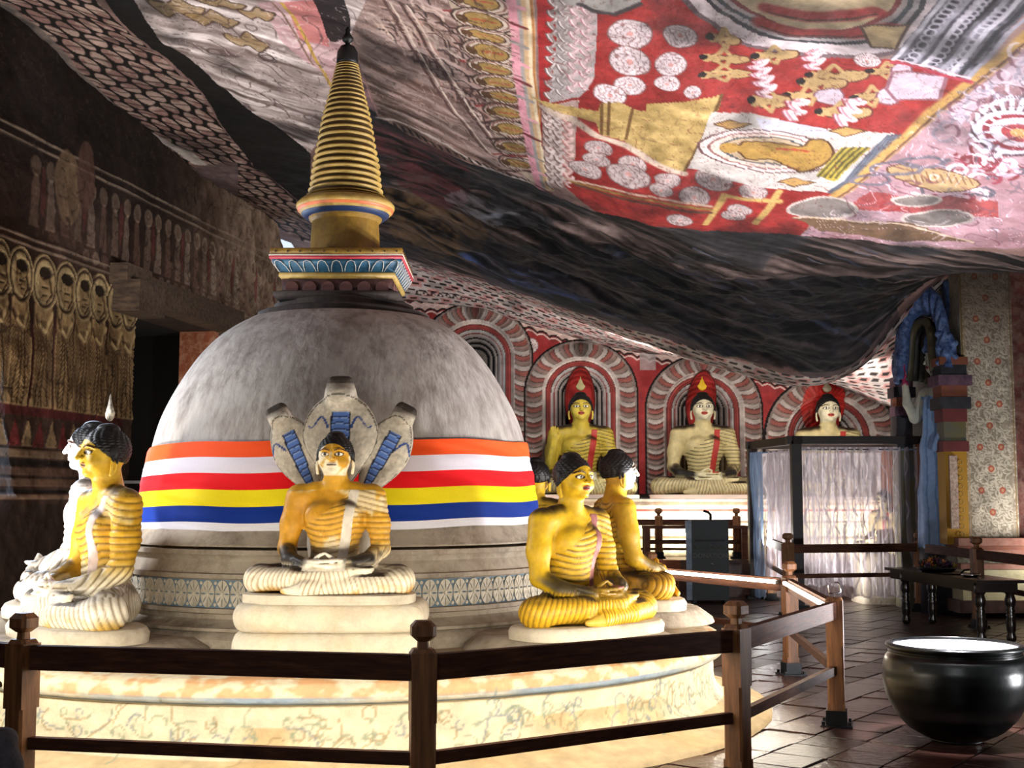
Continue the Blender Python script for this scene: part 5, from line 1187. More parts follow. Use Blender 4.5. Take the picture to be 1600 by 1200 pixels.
# pedestal of the hooded figure: two cushion courses
def cushion(z0, z1, hx, hy, bul):
    r_ = []; n = 12
    for k in range(n + 1):
        t = k / n; r_.append((bul * (math.sin(PI * t) ** .55 - 1), z0 + (z1 - z0) * t))
    return r_
def rr_me(name, rings, hx, hy, e=5, n=88):
    V = []; F = []
    for g, z in rings:
        for k in range(n):
            A = 2 * PI * k / n; c, s = math.cos(A), math.sin(A); V.append(((hx + g) * math.copysign(abs(c) ** (2 / e), c), (hy + g) * math.copysign(abs(s) ** (2 / e), s), z))
    for i in range(len(rings) - 1): F += [(i * n + k, i * n + (k + 1) % n, (i + 1) * n + (k + 1) % n, (i + 1) * n + k) for k in range(n)]
    F.append(tuple(range(n))[::-1]); F.append(tuple((len(rings) - 1) * n + k for k in range(n)))
    me = bpy.data.meshes.new(name); me.from_pydata(V, [], F); me.update()
    for p in me.polygons: p.use_smooth = True
    return auto_smooth(me, 50)
m_ped = mat('pedestal_plaster', 'd2cbb8', col2='c0b59c', rough=.85, nscale=5, bump=.5, bscale=28, dirt='8a5f34', dscale=6, damt=.35)
CX, CY = -1.135, 8.08
pd = thing('pedestal', 'pale two-course cushion pedestal under the cobra-hooded figure', 'pedestal', (CX, CY + .02, PLZ))
link('lower_cushion', rr_me('lower_cushion', cushion(0, .2, .60, .40, .04), .605, .40), pd, m_ped)
link('upper_cushion', rr_me('upper_cushion', cushion(.2, .378, .60, .40, .05), .60, .395), pd, m_ped)
seated('seated_statue', 'yellow and white seated statue with a patchy pale face in front of the cobra hoods', (CX, CY, PLZ + .375), -4, .99, S_C, slab=[(-.0, 0), (.0, .0), (.0, .055), (-.01, .06)])
# cobra hoods behind it
m_cobra = mat('cobra_plaster', 'b9b1a2', col2='9c9486', rough=.75, nscale=60, bump=.2, bscale=60, vary=.35)
m_cdark = mat('cobra_dark_paint', '2a2420', col2='5a5048', rough=.7, nscale=10); m_cblue = mat('cobra_blue', '4a68a8', col2='3a5796', rough=.6, nscale=14); m_cnavy = mat('cobra_navy', '14224a', rough=.6)
ch_ = thing('cobra_canopy', 'three pale cobra hoods with blue striped throats rising behind the middle figure', 'sculpture', (CX, CY + .24, PLZ + .37), R(-4))
def hood(name, cx, cz, rx, rz_, tilt, hw, hh, y0=0.0, lab=None):
    s = SDF(warp_axis(-rx - .05, rx + .05, .009, []), warp_axis(-.14, .10, .008, []), warp_axis(-rz_ - .06, rz_ + hh + .06, .009, []))
    n = 16
    s.ell((0, 0, 0), (rx, .045, rz_), .01); s.ell((0, .02, rz_ * .1), (rx * .96, .055, rz_ * .9), .02)
    s.ell((0, -.13, -.1 * rz_), (rx * .86, .1, rz_ * .82), .03, op='sub')                     # hollow face of the hood
    s.cap((0, .02, -rz_ * .95), (0, .02, rz_ * .9), .05, .04, k=.03)
    s.ell((0, -.015, rz_ + hh * .02), (hw * 1.05, .065, hh * .72), .035); s.cap((-hw * .5, -.02, rz_ + hh * .55), (hw * .5, -.02, rz_ + hh * .55), .035, k=.03); s.ell((0, -.06, rz_ - hh * .1), (hw * .9, .045, hh * .4), .02)
    for sd in (-1, 1): s.ell((sd * hw * .55, -.04, rz_ + hh * .62), (.02, .022, .018), .008)
    s.cap((-hw * .7, -.1, rz_ + hh * .02), (hw * .7, -.1, rz_ + hh * .02), .004, k=.004, op='sub')
    V, F = s.mesh(); x, y, z = V.T; N = vnormals(V, F)
    C = np.tile(hexc('b7ae9f'), (len(V), 1)); n_ = fbm(x * 60, y * 60, z * 60, oct=2, seed=4); C *= (.82 + .36 * n_)[:, None]
    q = np.hypot(x / rx, z / rz_); C[(q > .955) & (q < .975) & (N[:, 1] < -.1)] = hexc('3a322c')
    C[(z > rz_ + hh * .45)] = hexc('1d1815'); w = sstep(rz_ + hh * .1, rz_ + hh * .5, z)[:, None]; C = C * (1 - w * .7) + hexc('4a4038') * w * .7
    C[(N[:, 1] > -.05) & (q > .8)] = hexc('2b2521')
    x0_ = x; x = x
    st = np.abs(x - .01 * np.sin(z * 6)) < (.062 if rx > .25 else .042) * (1 - .25 * sstep(0, -rz_, z)); zt = rz_ * .62; st &= (z < zt) & (N[:, 1] < .2) & (q < 1.05)
    ph = (z + 3.0 * x * x) / .042; C[st] = hexc('4f6fb4'); C[st & ((ph % 1) < .22)] = hexc('122048'); C[st & ((ph % 1) > .8)] = hexc('7f9ad0')
    w2 = (.062 if rx > .25 else .042) * (1 - .25 * sstep(0, -rz_, z)); C[(np.abs(np.abs(x - .01 * np.sin(z * 6)) - w2) < .005) & (z < zt) & (z > -rz_) & (N[:, 1] < .2)] = hexc('10182e')
    for sd in ((-1, 1) if rx > .25 else (sgn(tilt),)):
        for t in np.linspace(0, 1, 30):
            px_, pz_ = sd * (w2.mean() + .02 + .13 * t), zt - .10 + (.05 * math.sin(t * 5.2) + .05 * t); C[(np.hypot(x - px_, z - pz_) < .0085 * (1 - .5 * t)) & (N[:, 1] < 0)] = hexc('24407e')
    x = x0_; x = x * (1 - .5 * sstep(.25, -1.0, z / rz_)); c, k = math.cos(tilt), math.sin(tilt); V2 = np.stack([cx + x * c + z * k, y + y0, cz - x * k + z * c], 1)
    o = link(name, mesh_np(name, V2, F, lin(np.clip(C, 0, 1))), ch_, mat('cobra_paint', vcol=True, rough=.75, nscale=50, bump=.2, bscale=60, vary=.1))
    if lab: o['label'] = lab
def sgn(a): return 1 if a > 0 else -1
hood('cobra_hood', 0.0, 1.02, .265, .325, 0, .10, .14, 0, 'large middle hood')
hood('cobra_hood', -.275, .915, .165, .31, R(-27), .075, .09, .03, 'smaller hood on one side'); hood('cobra_hood', .275, .915, .165, .31, R(27), .075, .09, .03, 'smaller hood on the other side')
s = SDF(warp_axis(-.3, .3, .012, []), warp_axis(-.1, .12, .01, []), warp_axis(-.02, .8, .012, []))
for (a, b) in ((-.13, -.24), (0, 0), (.13, .24)): s.chain([(a, .03, 0), (a * 1.1, .03, .35), (b * .85, .035, .66)], [.075, .07, .05], .03)
V, F = s.mesh(); link('cobra_necks', mesh_np('cobra_necks', V, F), ch_, m_cobra)
# the others sit on low discs
def low_disc(label, x, y, r, h=.10):
    t = thing('plaster_dais', label, 'dais', (x, y, PLZ))
    link('disc', auto_smooth(lathe_me('disc', [(r * 1.04, 0), (r * 1.02, h * .3), (r * .9, h * .85), (r * .86, h), (r * .3, h + .002)], n=64), 50), t, m_lime2); return PLZ + h
RIM = [(.01, 0), (.015, .045), (.0, .07), (-.01, .075)]
def place(px, d): return xat(px, d, 900), d
x, y = place(897, 8.72); z = low_disc('low sloping plaster dais under the bright yellow figure', x, y + .05, .74, .105)
seated('seated_statue', 'bright yellow seated statue with a mauve sash, turned half right beside the blue floral frieze', (x, y, z), 43, 1.12, S_R1, slab=RIM)
x, y = place(968, 10.75); z = low_disc('low plaster dais under the yellow figure seen from the side', x, y, .76, .12)
seated('seated_statue', 'yellow seated statue in profile with a pale face looking away to the donation box', (x, y, z), 102, 1.2, S_R2, slab=RIM)
x, y = place(157, 8.75); z = low_disc('low sloping plaster dais under the large yellow-robed figure', x, y, .80, .085)
seated('seated_statue', 'large seated statue with yellow pleated robe, white legs and a pale flame on its head', (x, y, z), -52, 1.32, S_L1, slab=RIM, flame=mat('pale_flame', 'd8d0bc', col2='4a443c', rough=.6, nscale=30))
x, y = place(134, 10.5); z = low_disc('low plaster dais under the white figure at the far side', x, y, .80, .10)
seated('seated_statue', 'white seated statue in profile half hidden behind the large yellow-robed one', (x, y, z), -84, 1.42, S_L2, slab=RIM)
x, y = place(838, 12.3); z = low_disc('low plaster dais behind the stupa on its right side', x, y, .76, .10)
seated('seated_statue', 'dark-haired seated statue with its back turned, peeping out between flag and yellow figure', (x, y, z), 158, 1.2, S_R1, fine=1.6, slab=RIM)
# ================================================================ FIGURES IN THE NICHES
S_N2 = dict(skin='b9a032', robe='bda53c', legs='cdbf84', face='c2ab3e', sash='a82c22', shade_soot=1.0, arm_shade_soot=.9, groove='2a2210', hands='d8d0a8', feet='d0c284', lips='9c3428')
S_N3 = dict(skin='c2b27e', robe='c4b47c', legs='ccbd8c', face='cfc6a4', sash='a83026', shade_soot=1.0, arm_shade_soot=1.0, groove='2a2416', hands='d8d0a8', lips='b04034')
m_nslab = mat('niche_slab', 'd6ccb8', col2='cfa89a', rough=.8, nscale=4)
nf = (None, (908, 1.66, 'raised', S_N2, 'yellow statue with one hand raised, in the arched niche beside the stupa dome', 'a39a6a'),
      (1100, 1.72, 'meditate', S_N3, 'cream statue with a bright yellow flame finial, in the middle of the visible arched niches', 'd8ae14'), (1297, 1.72, 'meditate', S_N3, 'dusky cream statue behind and above the curtained frame', '8e8268'), (742, 1.66, 'meditate', S_N3, 'statue in the niche mostly hidden by the stupa dome', None))
for q in nf:
    if not q: continue
    px, z, kd, sch, lab, fc = q; sc = 1.80 if px != 742 else 1.7
    seated('niche_statue', lab, (xat(px, 22.55, 700), 22.62, zat(779 if px < 1200 else 782, 22.2)), 0, sc, sch, kind=kd, fine=1.25, slab=[(.02, 0), (.02, .035), (.0, .04)], slabmat=m_nslab,
           flame=mat('flame_' + fc, fc, rough=.5) if fc else None, group='statues seated in the painted niches')
# ================================================================ RAILINGS FURTHER BACK
def zpt(px, d, z=0): return (xat(px, d, 900), d, z)
PM2 = post_meshes(.13, 1.0)
railing('wooden_railing', 'brown wooden railing running from the curtained frame past the long dark table', [zpt(1205, 20.3), zpt(1232, 17.7), zpt(1438, 18.2), zpt(1527, 15.9), (xat(1668, 13.2), 13.2, 0)], meshes=PM2, top=(.85, .97), low=(.50, .56))
PM3 = post_meshes(.13, .72)
railing('wooden_railing', 'low dark railing on the terrace in front of the niche statues', [zpt(880, 21.5, .6), zpt(1030, 21.5, .6), zpt(1152, 21.4, .6)], meshes=PM3, top=(.56, .66), low=(.14, .18))
def bench(name, label, cat, x0, y0, L, ang, h, w, m, z=0):
    t = thing(name, label, cat, (x0, y0, z), ang)
    bm = bmesh.new(); box_bm(bm, (0, 0, h - .05), (L, w, h)); link('seat', bm_mesh('seat', bm, bevel=.01), t, m)
    for a in (.06, L - .06):
        for b in (.04, w - .04): bm = bmesh.new(); box_bm(bm, (a - .05, b - .04, 0), (a + .05, b + .04, h - .05)); link('leg', bm_mesh('leg', bm), t, m)
    bm = bmesh.new(); box_bm(bm, (.06, w / 2 - .02, h * .45), (L - .06, w / 2 + .02, h * .45 + .07)); link('stretcher', bm_mesh('stretcher', bm), t, m); return t
bench('bench', 'plain dark bench on the terrace behind the donation box', 'bench', xat(1003, 21.25), 21.1, 1.75, 0, .56, .3, m_woodr, .60)
bx = thing('wooden_block', 'small reddish wooden block on the floor beside the donation box', 'block', (xat(1042, 20.6), 20.6, .0))
m_redwood = mat('red_wood', 'a5623f', col2='8a4c30', rough=.6, nscale=5)
bm = bmesh.new(); box_bm(bm, (-.16, -.12, .42), (.18, .12, .62)); link('block', bm_mesh('block', bm, bevel=.015), bx, m_redwood)
for s in (-.1, .12): bm = bmesh.new(); box_bm(bm, (s - .04, -.1, 0), (s + .04, .1, .42)); link('leg', bm_mesh('leg', bm), bx, m_redwood)
# ================================================================ DONATION BOX
m_box = mat('dark_green_steel', '10191b', col2='152024', rough=.5, nscale=3); m_boxs = mat('blue_grey_steel', '5a6a80', col2='8a98a8', rough=.4, nscale=4); m_gt = mat('gilt_lettering', '59604f', rough=.5)
dx0, dx1, dd = xat(1079, 19.6), xat(1136, 19.6), 19.6
db = thing('donation_box', 'tall dark green steel donation box with lettering on its front', 'box', ((dx0 + dx1) / 2, dd, 0), R(-3)); hw = (dx1 - dx0) / 2
bm = bmesh.new(); box_bm(bm, (-hw, 0, .05), (hw, .55, 1.28)); link('body', bm_mesh('body', bm, bevel=.008), db, m_box)
bm = bmesh.new(); box_bm(bm, (-hw - .085, .0, .05), (-hw, .05, 1.26)); link('side_panel', bm_mesh('side_panel', bm), db, m_boxs)
bm = bmesh.new(); box_bm(bm, (-hw - .095, -.02, 1.08), (-hw - .01, .03, 1.27)); link('hasp', bm_mesh('hasp', bm, bevel=.006), db, m_boxs)
bm = bmesh.new(); box_bm(bm, (-hw * .8, -.012, .95), (hw * .8, 0, .98)); link('slot', bm_mesh('slot', bm), db, m_iron)
for s in (-1, 1): bm = bmesh.new(); box_bm(bm, (s * hw * .85 - .03, .02, 0), (s * hw * .85 + .03, .5, .05)); link('foot', bm_mesh('foot', bm), db, m_iron)
link('handle', tube_me('handle', [(.02, .1, 1.28), (.02, .08, 1.36), (-.02, .06, 1.40), (-.09, .04, 1.42)], .022, n=8), db, m_iron)
link('keyhole', tube_me('keyhole', [(.02, -.015, .60), (.02, -.004, .60)], .018, n=10), db, m_chrome)
def text(body, size, loc, parent, m, name='lettering', font=None):
    c = bpy.data.curves.new(name, 'FONT'); c.body = body; c.size = size; c.align_x = 'CENTER'; c.extrude = .002; c.materials.append(m)
    o = bpy.data.objects.new(name, c); COL.objects.link(o); bpy.context.view_layer.update()
    me = bpy.data.meshes.new_from_object(o.evaluated_get(bpy.context.evaluated_depsgraph_get())); bpy.data.objects.remove(o)
    me.materials.clear(); return link(name, me, parent, m, loc=loc, rot=(R(90), 0, 0))
text('DONATION', .098, (0, -.004, .70), db, m_gt)
_gl = []   # the line of rounded script above it, drawn as strokes
def _arc(cx, cz, r, a0, a1, n=9, sx=1): return [(cx + r * sx * math.cos(R(a0 + (a1 - a0) * i / n)), 0, cz + r * math.sin(R(a0 + (a1 - a0) * i / n))) for i in range(n + 1)]
for k, x in enumerate((-.235, -.19, -.10, -.045, .015, .07, .125, .18, .235)):
    if k == 1: _gl += [_arc(x, .03, .008, 0, 330)]; continue
    _gl += [_arc(x, .03, .026, (130, 0, 60, 160, 90, 150, 60, 120, 90)[k], (130, 0, 60, 160, 90, 150, 60, 120, 90)[k] + 285), _arc(x + .008, .028, .010, 200, 470)]
    if k in (0, 4, 7): _gl += [_arc(x, .064, .014, 20, 200)]
for q in _gl:
    o = link('lettering', tube_me('lettering', q, .0042, n=4), db, m_gt); o.location = (0, -.006, .82)
# ================================================================ CURTAINED FRAME
FA, FB_, FC, FD = (xat(1243, 18.8), 18.8), (xat(1443, 18.8), 18.8), (xat(1175, 20.6), 20.6), (xat(1385, 20.6), 20.6)
cf = thing('curtained_frame', 'dark wooden post frame hung with sheer white curtains around a small statue', 'canopy', (FA[0], FA[1], 0)); o0 = Vector((FA[0], FA[1], 0))
m_brown = mat('reddish_timber', '8a4a2c', col2='a0603a', rough=.5, nscale=3, stretch=(6, 6, .6)); m_dk = mat('very_dark_timber', '1c1412', col2='2c1e18', rough=.5)
for k, ((x, y), m) in enumerate(zip((FA, FB_, FC, FD), (m_dk, m_brown, m_dk, m_brown))):
    bm = bmesh.new(); w = .075 if k != 1 else .10; box_bm(bm, (-w, -.07, .03), (w, .07, 2.47)); o = link('post', bm_mesh('post', bm, bevel=.01), cf, m); o.location = Vector((x, y, 0)) - o0
    bm = bmesh.new(); box_bm(bm, (-.13, -.13, 0), (.13, .13, .05)); o = link('base_plate', bm_mesh('base_plate', bm), cf, m_iron); o.location = Vector((x, y, 0)) - o0
    if k == 1:
        bm = bmesh.new(); box_bm(bm, (-.09, -.13, .7), (.11, -.07, 1.75)); q = link('lit_board', bm_mesh('lit_board', bm, bevel=.01), cf, m_redwood); q.location = Vector((x, y, 0)) - o0
def beam(p, q, z0, z1, w, ext, m, nm='beam'):
    d = Vector((q[0] - p[0], q[1] - p[1], 0)); L = d.length; bm = bmesh.new(); box_bm(bm, (-ext, -w / 2, z0), (L + ext, w / 2, z1)); o = link(nm, bm_mesh(nm, bm, bevel=.01), cf, m); o.location = Vector((p[0], p[1], 0)) - o0; o.rotation_euler = (0, 0, math.atan2(d.y, d.x))
beam(FA, FB_, 2.42, 2.54, .14, .14, m_dk); beam(FC, FA, 2.42, 2.54, .14, .1, m_dk); beam(FC, FD, 2.42, 2.54, .14, .1, m_dk); beam(FD, FB_, 2.42, 2.54, .14, .1, m_dk)
beam(FA, FB_, 2.33, 2.35, .02, 0, m_chrome, 'curtain_wire'); beam(FC, FA, 2.33, 2.35, .02, 0, m_chrome, 'curtain_wire')
def sheer(name, col, a_lo, a_hi):
    m = bpy.data.materials.new(name); m.use_nodes = True; nt = m.node_tree; N = nt.nodes; K = nt.links; N.remove(N['Principled BSDF'])
    tr = N.new('ShaderNodeBsdfTransparent'); df = N.new('ShaderNodeBsdfDiffuse'); tl = N.new('ShaderNodeBsdfTranslucent'); ad = N.new('ShaderNodeMixShader'); mx = N.new('ShaderNodeMixShader')
    df.inputs[0].default_value = L4(col); tl.inputs[0].default_value = L4(col); ad.inputs[0].default_value = .45; K.new(df.outputs[0], ad.inputs[1]); K.new(tl.outputs[0], ad.inputs[2])
    at_ = N.new('ShaderNodeAttribute'); at_.attribute_name = 'Col'; mr = N.new('ShaderNodeMapRange'); mr.inputs[3].default_value = a_lo; mr.inputs[4].default_value = a_hi
    K.new(at_.outputs['Fac'], mr.inputs[0]); K.new(mr.outputs[0], mx.inputs[0]); K.new(tr.outputs[0], mx.inputs[1]); K.new(ad.outputs[0], mx.inputs[2]); K.new(mx.outputs[0], N['Material Output'].inputs[0]); return m
m_sheer = sheer('sheer_voile', 'd0c9d2', .24, .95); m_blue = sheer('blue_grey_voile', '8da4c4', .6, .97)
def curtain(name, p, q, off, z0, z1, m, t0=0, t1=1, folds=22, seed=1, lab=None):
    P_, Q_ = Vector((*p, 0)), Vector((*q, 0)); d = Q_ - P_; L = d.length; d.normalize(); n_ = Vector((d.y, -d.x, 0)); nu, nv = 420, 90
    T, Z = np.meshgrid(np.linspace(t0, t1, nu), np.linspace(z0, z1, nv), indexing='ij'); g = (Z - z0) / (z1 - z0)
    ph = T * folds + fbm(T * 9, g * .8, oct=3, seed=seed) * 2.2; w = .045 * np.sin(ph * 2 * PI) * (.55 + .45 * (1 - g)) + (fbm(T * 40, g * 3, oct=2, seed=seed + 3) - .5) * .05 * (1 - .6 * g)
    Z = Z + .02 * np.sin(T * 50 + seed) * (1 - g)
    dens = .22 + .5 * np.abs(np.cos(ph * 2 * PI)) ** 5 + .25 * (fbm(T * 60, g * 2, oct=2, seed=seed + 9) - .4)
    for k in range(12):                                                        # wavy ribbon woven into the voile
        c = (k + .5) / 12 + .026 * np.sin(g * 21 + k * 2.1); dens = np.maximum(dens, 1.0 * (np.abs(T - t0 - c * (t1 - t0)) < .006 * (1 if L > 1.9 else 1.3)))
    dens = np.maximum(dens, .9 * (g > .975)); dens = np.maximum(dens, .7 * (g < .012))
    X = P_.x + d.x * T * L + n_.x * (w + off) - FA[0]; Y = P_.y + d.y * T * L + n_.y * (w + off) - FA[1]
    c = np.repeat(np.clip(dens, 0, 1).ravel()[:, None], 3, 1)
    o = link(name, mesh_np(name, np.stack([X.ravel(), Y.ravel(), Z.ravel()], 1), grid_faces(nu, nv), c), cf, m)
    if lab: o['label'] = lab
curtain('curtain', FA, FB_, 0, .16, 2.38, m_sheer, .045, .955, 15, 3)
curtain('curtain', FC, FA, 0, .2, 2.36, m_sheer, .35, .96, 7, 8)
curtain('curtain', FC, FA, .05, .05, 2.36, m_blue, -.02, .36, 3.5, 5, 'bluish gathered curtain')
curtain('curtain', FC, FD, 0, .2, 2.36, m_sheer, .05, .95, 12, 12)
pdz = thing('pedestal', 'low plinth inside the curtained frame', 'pedestal', (xat(1378, 19.8), 19.8, 0)); link('plinth', rr_me('plinth', [(0, 0), (0, .1), (-.04, .12), (-.04, .68), (.0, .72), (0, .78)], .46, .42, 8), pdz, m_lime2)
S_V = dict(skin='c9b48a', robe='d0b98a', legs='d5c8a8', face='d2c4a4', sash='a8483a', shade_soot=.5, arm_shade_soot=.3, groove='7a6440')
seated('seated_statue', 'small pale statue in profile behind the sheer curtain', (xat(1378, 19.8), 19.8, .78), -62, .95, S_V, fine=1.6)
area('strip_lamp', (FA[0] + .3, 19.3, .25), (FA[0] + .9, 20.0, 1.6), .5, 60, (1, .96, .9), .1)
area('strip_lamp', (FA[0] - .35, 19.9, .9), (FA[0] - .1, 19.6, 1.4), .25, 9, (1, .97, .92), .1)
# ================================================================ TABLE WITH OFFERINGS
m_tbl = mat('black_lacquered_wood', '15110f', col2='241a16', rough=.22, nscale=4, spec=.6)
F0, N0 = Vector((xat(1377, 16.9), 16.9, 0)), Vector((xat(1520, 14.15), 14.15, 0)); dv = (F0 - N0); TL = dv.length; TA_ = math.atan2(dv.y, dv.x)
tb = thing('table', 'long low black wooden table with turned legs behind the bronze bowl', 'table', N0, TA_)
W_ = .55
bm = bmesh.new(); box_bm(bm, (0, -W_, .665), (TL, 0, .70)); link('table_top', bm_mesh('table_top', bm, bevel=.008), tb, m_tbl)
for (a, b, c, d) in ((.08, -.07, TL - .08, -.045), (.08, -W_ + .045, TL - .08, -W_ + .07)): bm = bmesh.new(); box_bm(bm, (a, b, .56), (c, d, .665)); link('apron', bm_mesh('apron', bm), tb, m_tbl)
for a in (.08, TL - .105): bm = bmesh.new(); box_bm(bm, (a, -W_ + .07, .56), (a + .025, -.07, .665)); link('apron', bm_mesh('apron', bm), tb, m_tbl)
lg = lathe_me('leg', [(.035, 0), (.05, .02), (.055, .06), (.04, .10), (.05, .13), (.055, .20), (.048, .27), (.055, .30), (.04, .325), (.055, .35), (.04, .375), (.056, .42), (.062, .47), (.045, .53), (.062, .55), (.062, .665)], n=20); lg.materials.append(m_tbl)
for a in (.16, TL - .45):
    for b in (-.10, -W_ + .10): o = link('leg', lg, tb); o.location = (a, b, 0)
def on_table(px, t, off=-.28): return N0 + Vector((math.cos(TA_), math.sin(TA_), 0)) * t * TL + Vector((math.sin(TA_), -math.cos(TA_), 0)) * (-off) + Vector((0, 0, .70))
fb = thing('flower_tray', 'round tray of dried offering flowers on the black table', 'tray', on_table(0, .60, -.25))
link('tray', lathe_me('tray', [(.17, 0), (.20, .012), (.24, .045), (.235, .05), (.19, .022), (.01, .018)], n=36), fb, m_iron)
bm = bmesh.new()
for k in range(6):
    M = Matrix.Rotation(k * PI / 3, 4, 'Z') @ Matrix.Rotation(R(-35), 4, 'Y'); vs = [bm.verts.new(M @ Vector(p)) for p in ((0, 0, 0), (.03, .014, .008), (.055, 0, .012), (.03, -.014, .008))]; bm.faces.new(vs)
bmesh.ops.create_uvsphere(bm, u_segments=7, v_segments=5, radius=.014)
fm = bm_mesh('flower', bm); ms = [mat('flower_' + n, c, rough=.7) for n, c in (('purple', '3a2440'), ('orange', '9c5a28'), ('ochre', '7a6428'), ('plum', '4a2030'), ('dark', '241c22'))]
fms = []
for m in ms: f2 = fm.copy(); f2.materials.append(m); fms.append(f2)
for k in range(46):
    r = .21 * math.sqrt(random.random()); A = random.random() * 6.28; o = link('flower', random.choice(fms), fb); o.location = (r * math.cos(A), r * math.sin(A), .03 + .11 * (1 - (r / .24) ** 2) * random.random() + .02); o.rotation_euler = (random.uniform(-.9, .9), random.uniform(-.9, .9), random.random() * 6); o.scale = [random.uniform(.8, 1.5)] * 3
ds = thing('shallow_dish', 'shallow metal dish at the near end of the black table', 'dish', on_table(0, .22, -.2)); link('dish', lathe_me('dish', [(.06, 0), (.09, .01), (.11, .03), (.105, .032), (.08, .014), (.01, .01)], n=32), ds, m_chrome)
pl = thing('offering_tray', 'thin dark tray lying between flowers and dish', 'tray', on_table(0, .40, -.3)); link('plate', rr_me('plate', [(-.01, 0), (0, .008), (0, .014), (-.02, .012)], .22, .13, 6), pl, m_tbl); link('incense_holder', tube_me('incense_holder', [(.0, -.02, .012), (.05, 0, .05), (.12, .02, .055)], .012, n=8), pl, m_iron)
# ================================================================ BRONZE BOWL
px_, pd_ = xat(1491, 8.55, 1000), 8.55
bw = thing('bronze_bowl', 'large round-bellied blackened bronze water bowl standing on the tiled floor', 'bowl', (px_, pd_, 0))
m_brz = mat('blackened_bronze', '080a0a', col2='0f1110', rough=.30, metal=.1, nscale=6, bump=.06, bscale=18, spec=.5)
pr_ = [(.0, .002), (.14, .0), (.19, .02), (.30, .075), (.39, .165), (.448, .28), (.472, .40), (.470, .48), (.452, .545), (.428, .575), (.432, .583), (.424, .59), (.428, .60), (.445, .612), (.448, .628), (.435, .64), (.405, .642), (.40, .62), (.41, .55), (.40, .46)]
P_ = np.array(pr_[1:]); ti = np.linspace(0, len(P_) - 1, 130); P2 = np.stack([np.interp(ti, range(len(P_)), P_[:, 0]), np.interp(ti, range(len(P_)), P_[:, 1])], 1)
for _ in range(3): P2[1:-1] = P2[1:-1] * .5 + (P2[2:] + P2[:-2]) * .25
link('bowl', lathe_me('bowl', [tuple(p) for p in P2], n=96, cap=False), bw, m_brz)
link('bowl_base', lathe_me('bowl_base', [(.16, 0), (.18, .015), (.14, .03), (.02, .03)], n=48), bw, m_brz)
bm = bmesh.new(); bmesh.ops.create_cone(bm, cap_ends=True, segments=80, radius1=.405, radius2=.408, depth=.06, matrix=Matrix.Translation((0, 0, .592))); 
link('pale_filling', bm_mesh('pale_filling', bm, smooth=False), bw, mat('pale_filling', 'f2f1fa', rough=.5, nscale=6, vary=.15, bump=.2, bscale=12))  # white colour stands in for the bright reflection on the surface
# ================================================================ FLORAL PILLAR ON ITS PLINTH
YP = 17.5; xl, xr_ = xat(1506, YP), xat(1588, YP); zb0, zt0 = zat(840, YP), 5.2
nA, nB = 150, 700; a_ = np.linspace(0, 1, nA); b_ = np.linspace(zb0, zt0, nB); A2, B2 = np.meshgrid(a_, b_, indexing='ij')
pq = Painter(A2 * (xr_ - xl), B2, '8e8474'); n2 = fbm(pq.X * 9, pq.Y * 9, oct=4, seed=91); n1 = fbm(pq.X * 2, pq.Y * 2, oct=3, seed=92); Wp = xr_ - xl
rs = np.random.default_rng(5)
for k in range(1100):
    x, z = .06 + rs.random() * (Wp - .12), zb0 + rs.random() * (zt0 - zb0); A = rs.random() * 6.28; q = [(x, z)]
    for j in range(4): q.append((q[-1][0] + .035 * math.cos(A), q[-1][1] + .035 * math.sin(A))); A += rs.uniform(.3, .8) * (1 if k % 2 else -1)
    pq.line(q, .020, '665c50', .6); pq.line([(a + .006, b + .008) for a, b in q], .020, 'bdb3a2', .9)
zz = zb0 + .35; kk = 0
while zz < zt0:
    for x in ((.3, .7) if kk % 2 else (.5,)):
        pq.ell(x * Wp, zz, .045, .05, 'a05a48'); pq.ell(x * Wp, zz, .02, .022, 'b98a6a')
    zz += .30; kk += 1
for (a, c) in ((.02, '7a6430'), (.055, 'a89478'), (Wp - .03, '8a7050'), (Wp - .07, 'a09080')): pq.line([(a, zb0), (a, zt0)], .016, c)
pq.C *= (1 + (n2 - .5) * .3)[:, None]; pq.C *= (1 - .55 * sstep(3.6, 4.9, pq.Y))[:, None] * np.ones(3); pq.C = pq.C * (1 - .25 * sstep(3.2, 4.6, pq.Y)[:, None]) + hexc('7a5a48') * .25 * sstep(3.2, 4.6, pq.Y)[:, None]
pil = thing('pillar', None, None, (xl, YP, 0), kind='structure')
link('floral_panel', mesh_np('floral_panel', np.stack([(A2 * Wp).ravel(), (-.02 * np.sin(A2 * PI) ** .3 + (n2.reshape(A2.shape) - .5) * .015).ravel(), B2.ravel()], 1), grid_faces(nA, nB), pq.done()), pil, m_wall)
bm = bmesh.new(); box_bm(bm, (0.0, .0, zb0), (Wp, .9, zt0)); link('pillar_core', bm_mesh('pillar_core', bm), pil, m_lime2)
m_mauve = mat('mauve_wave_paint', '6a4660', col2='a05a60', rough=.7, nscale=9, stretch=(1, 1, 4)); m_yel = mat('yellow_ochre_band', 'b5861c', col2='9c7014', rough=.6, nscale=9)
bm = bmesh.new(); box_bm(bm, (-.09, .05, zb0), (0.0, .8, 3.3)); link('wavy_side_band', bm_mesh('wavy_side_band', bm, bevel=.02), pil, m_mauve)
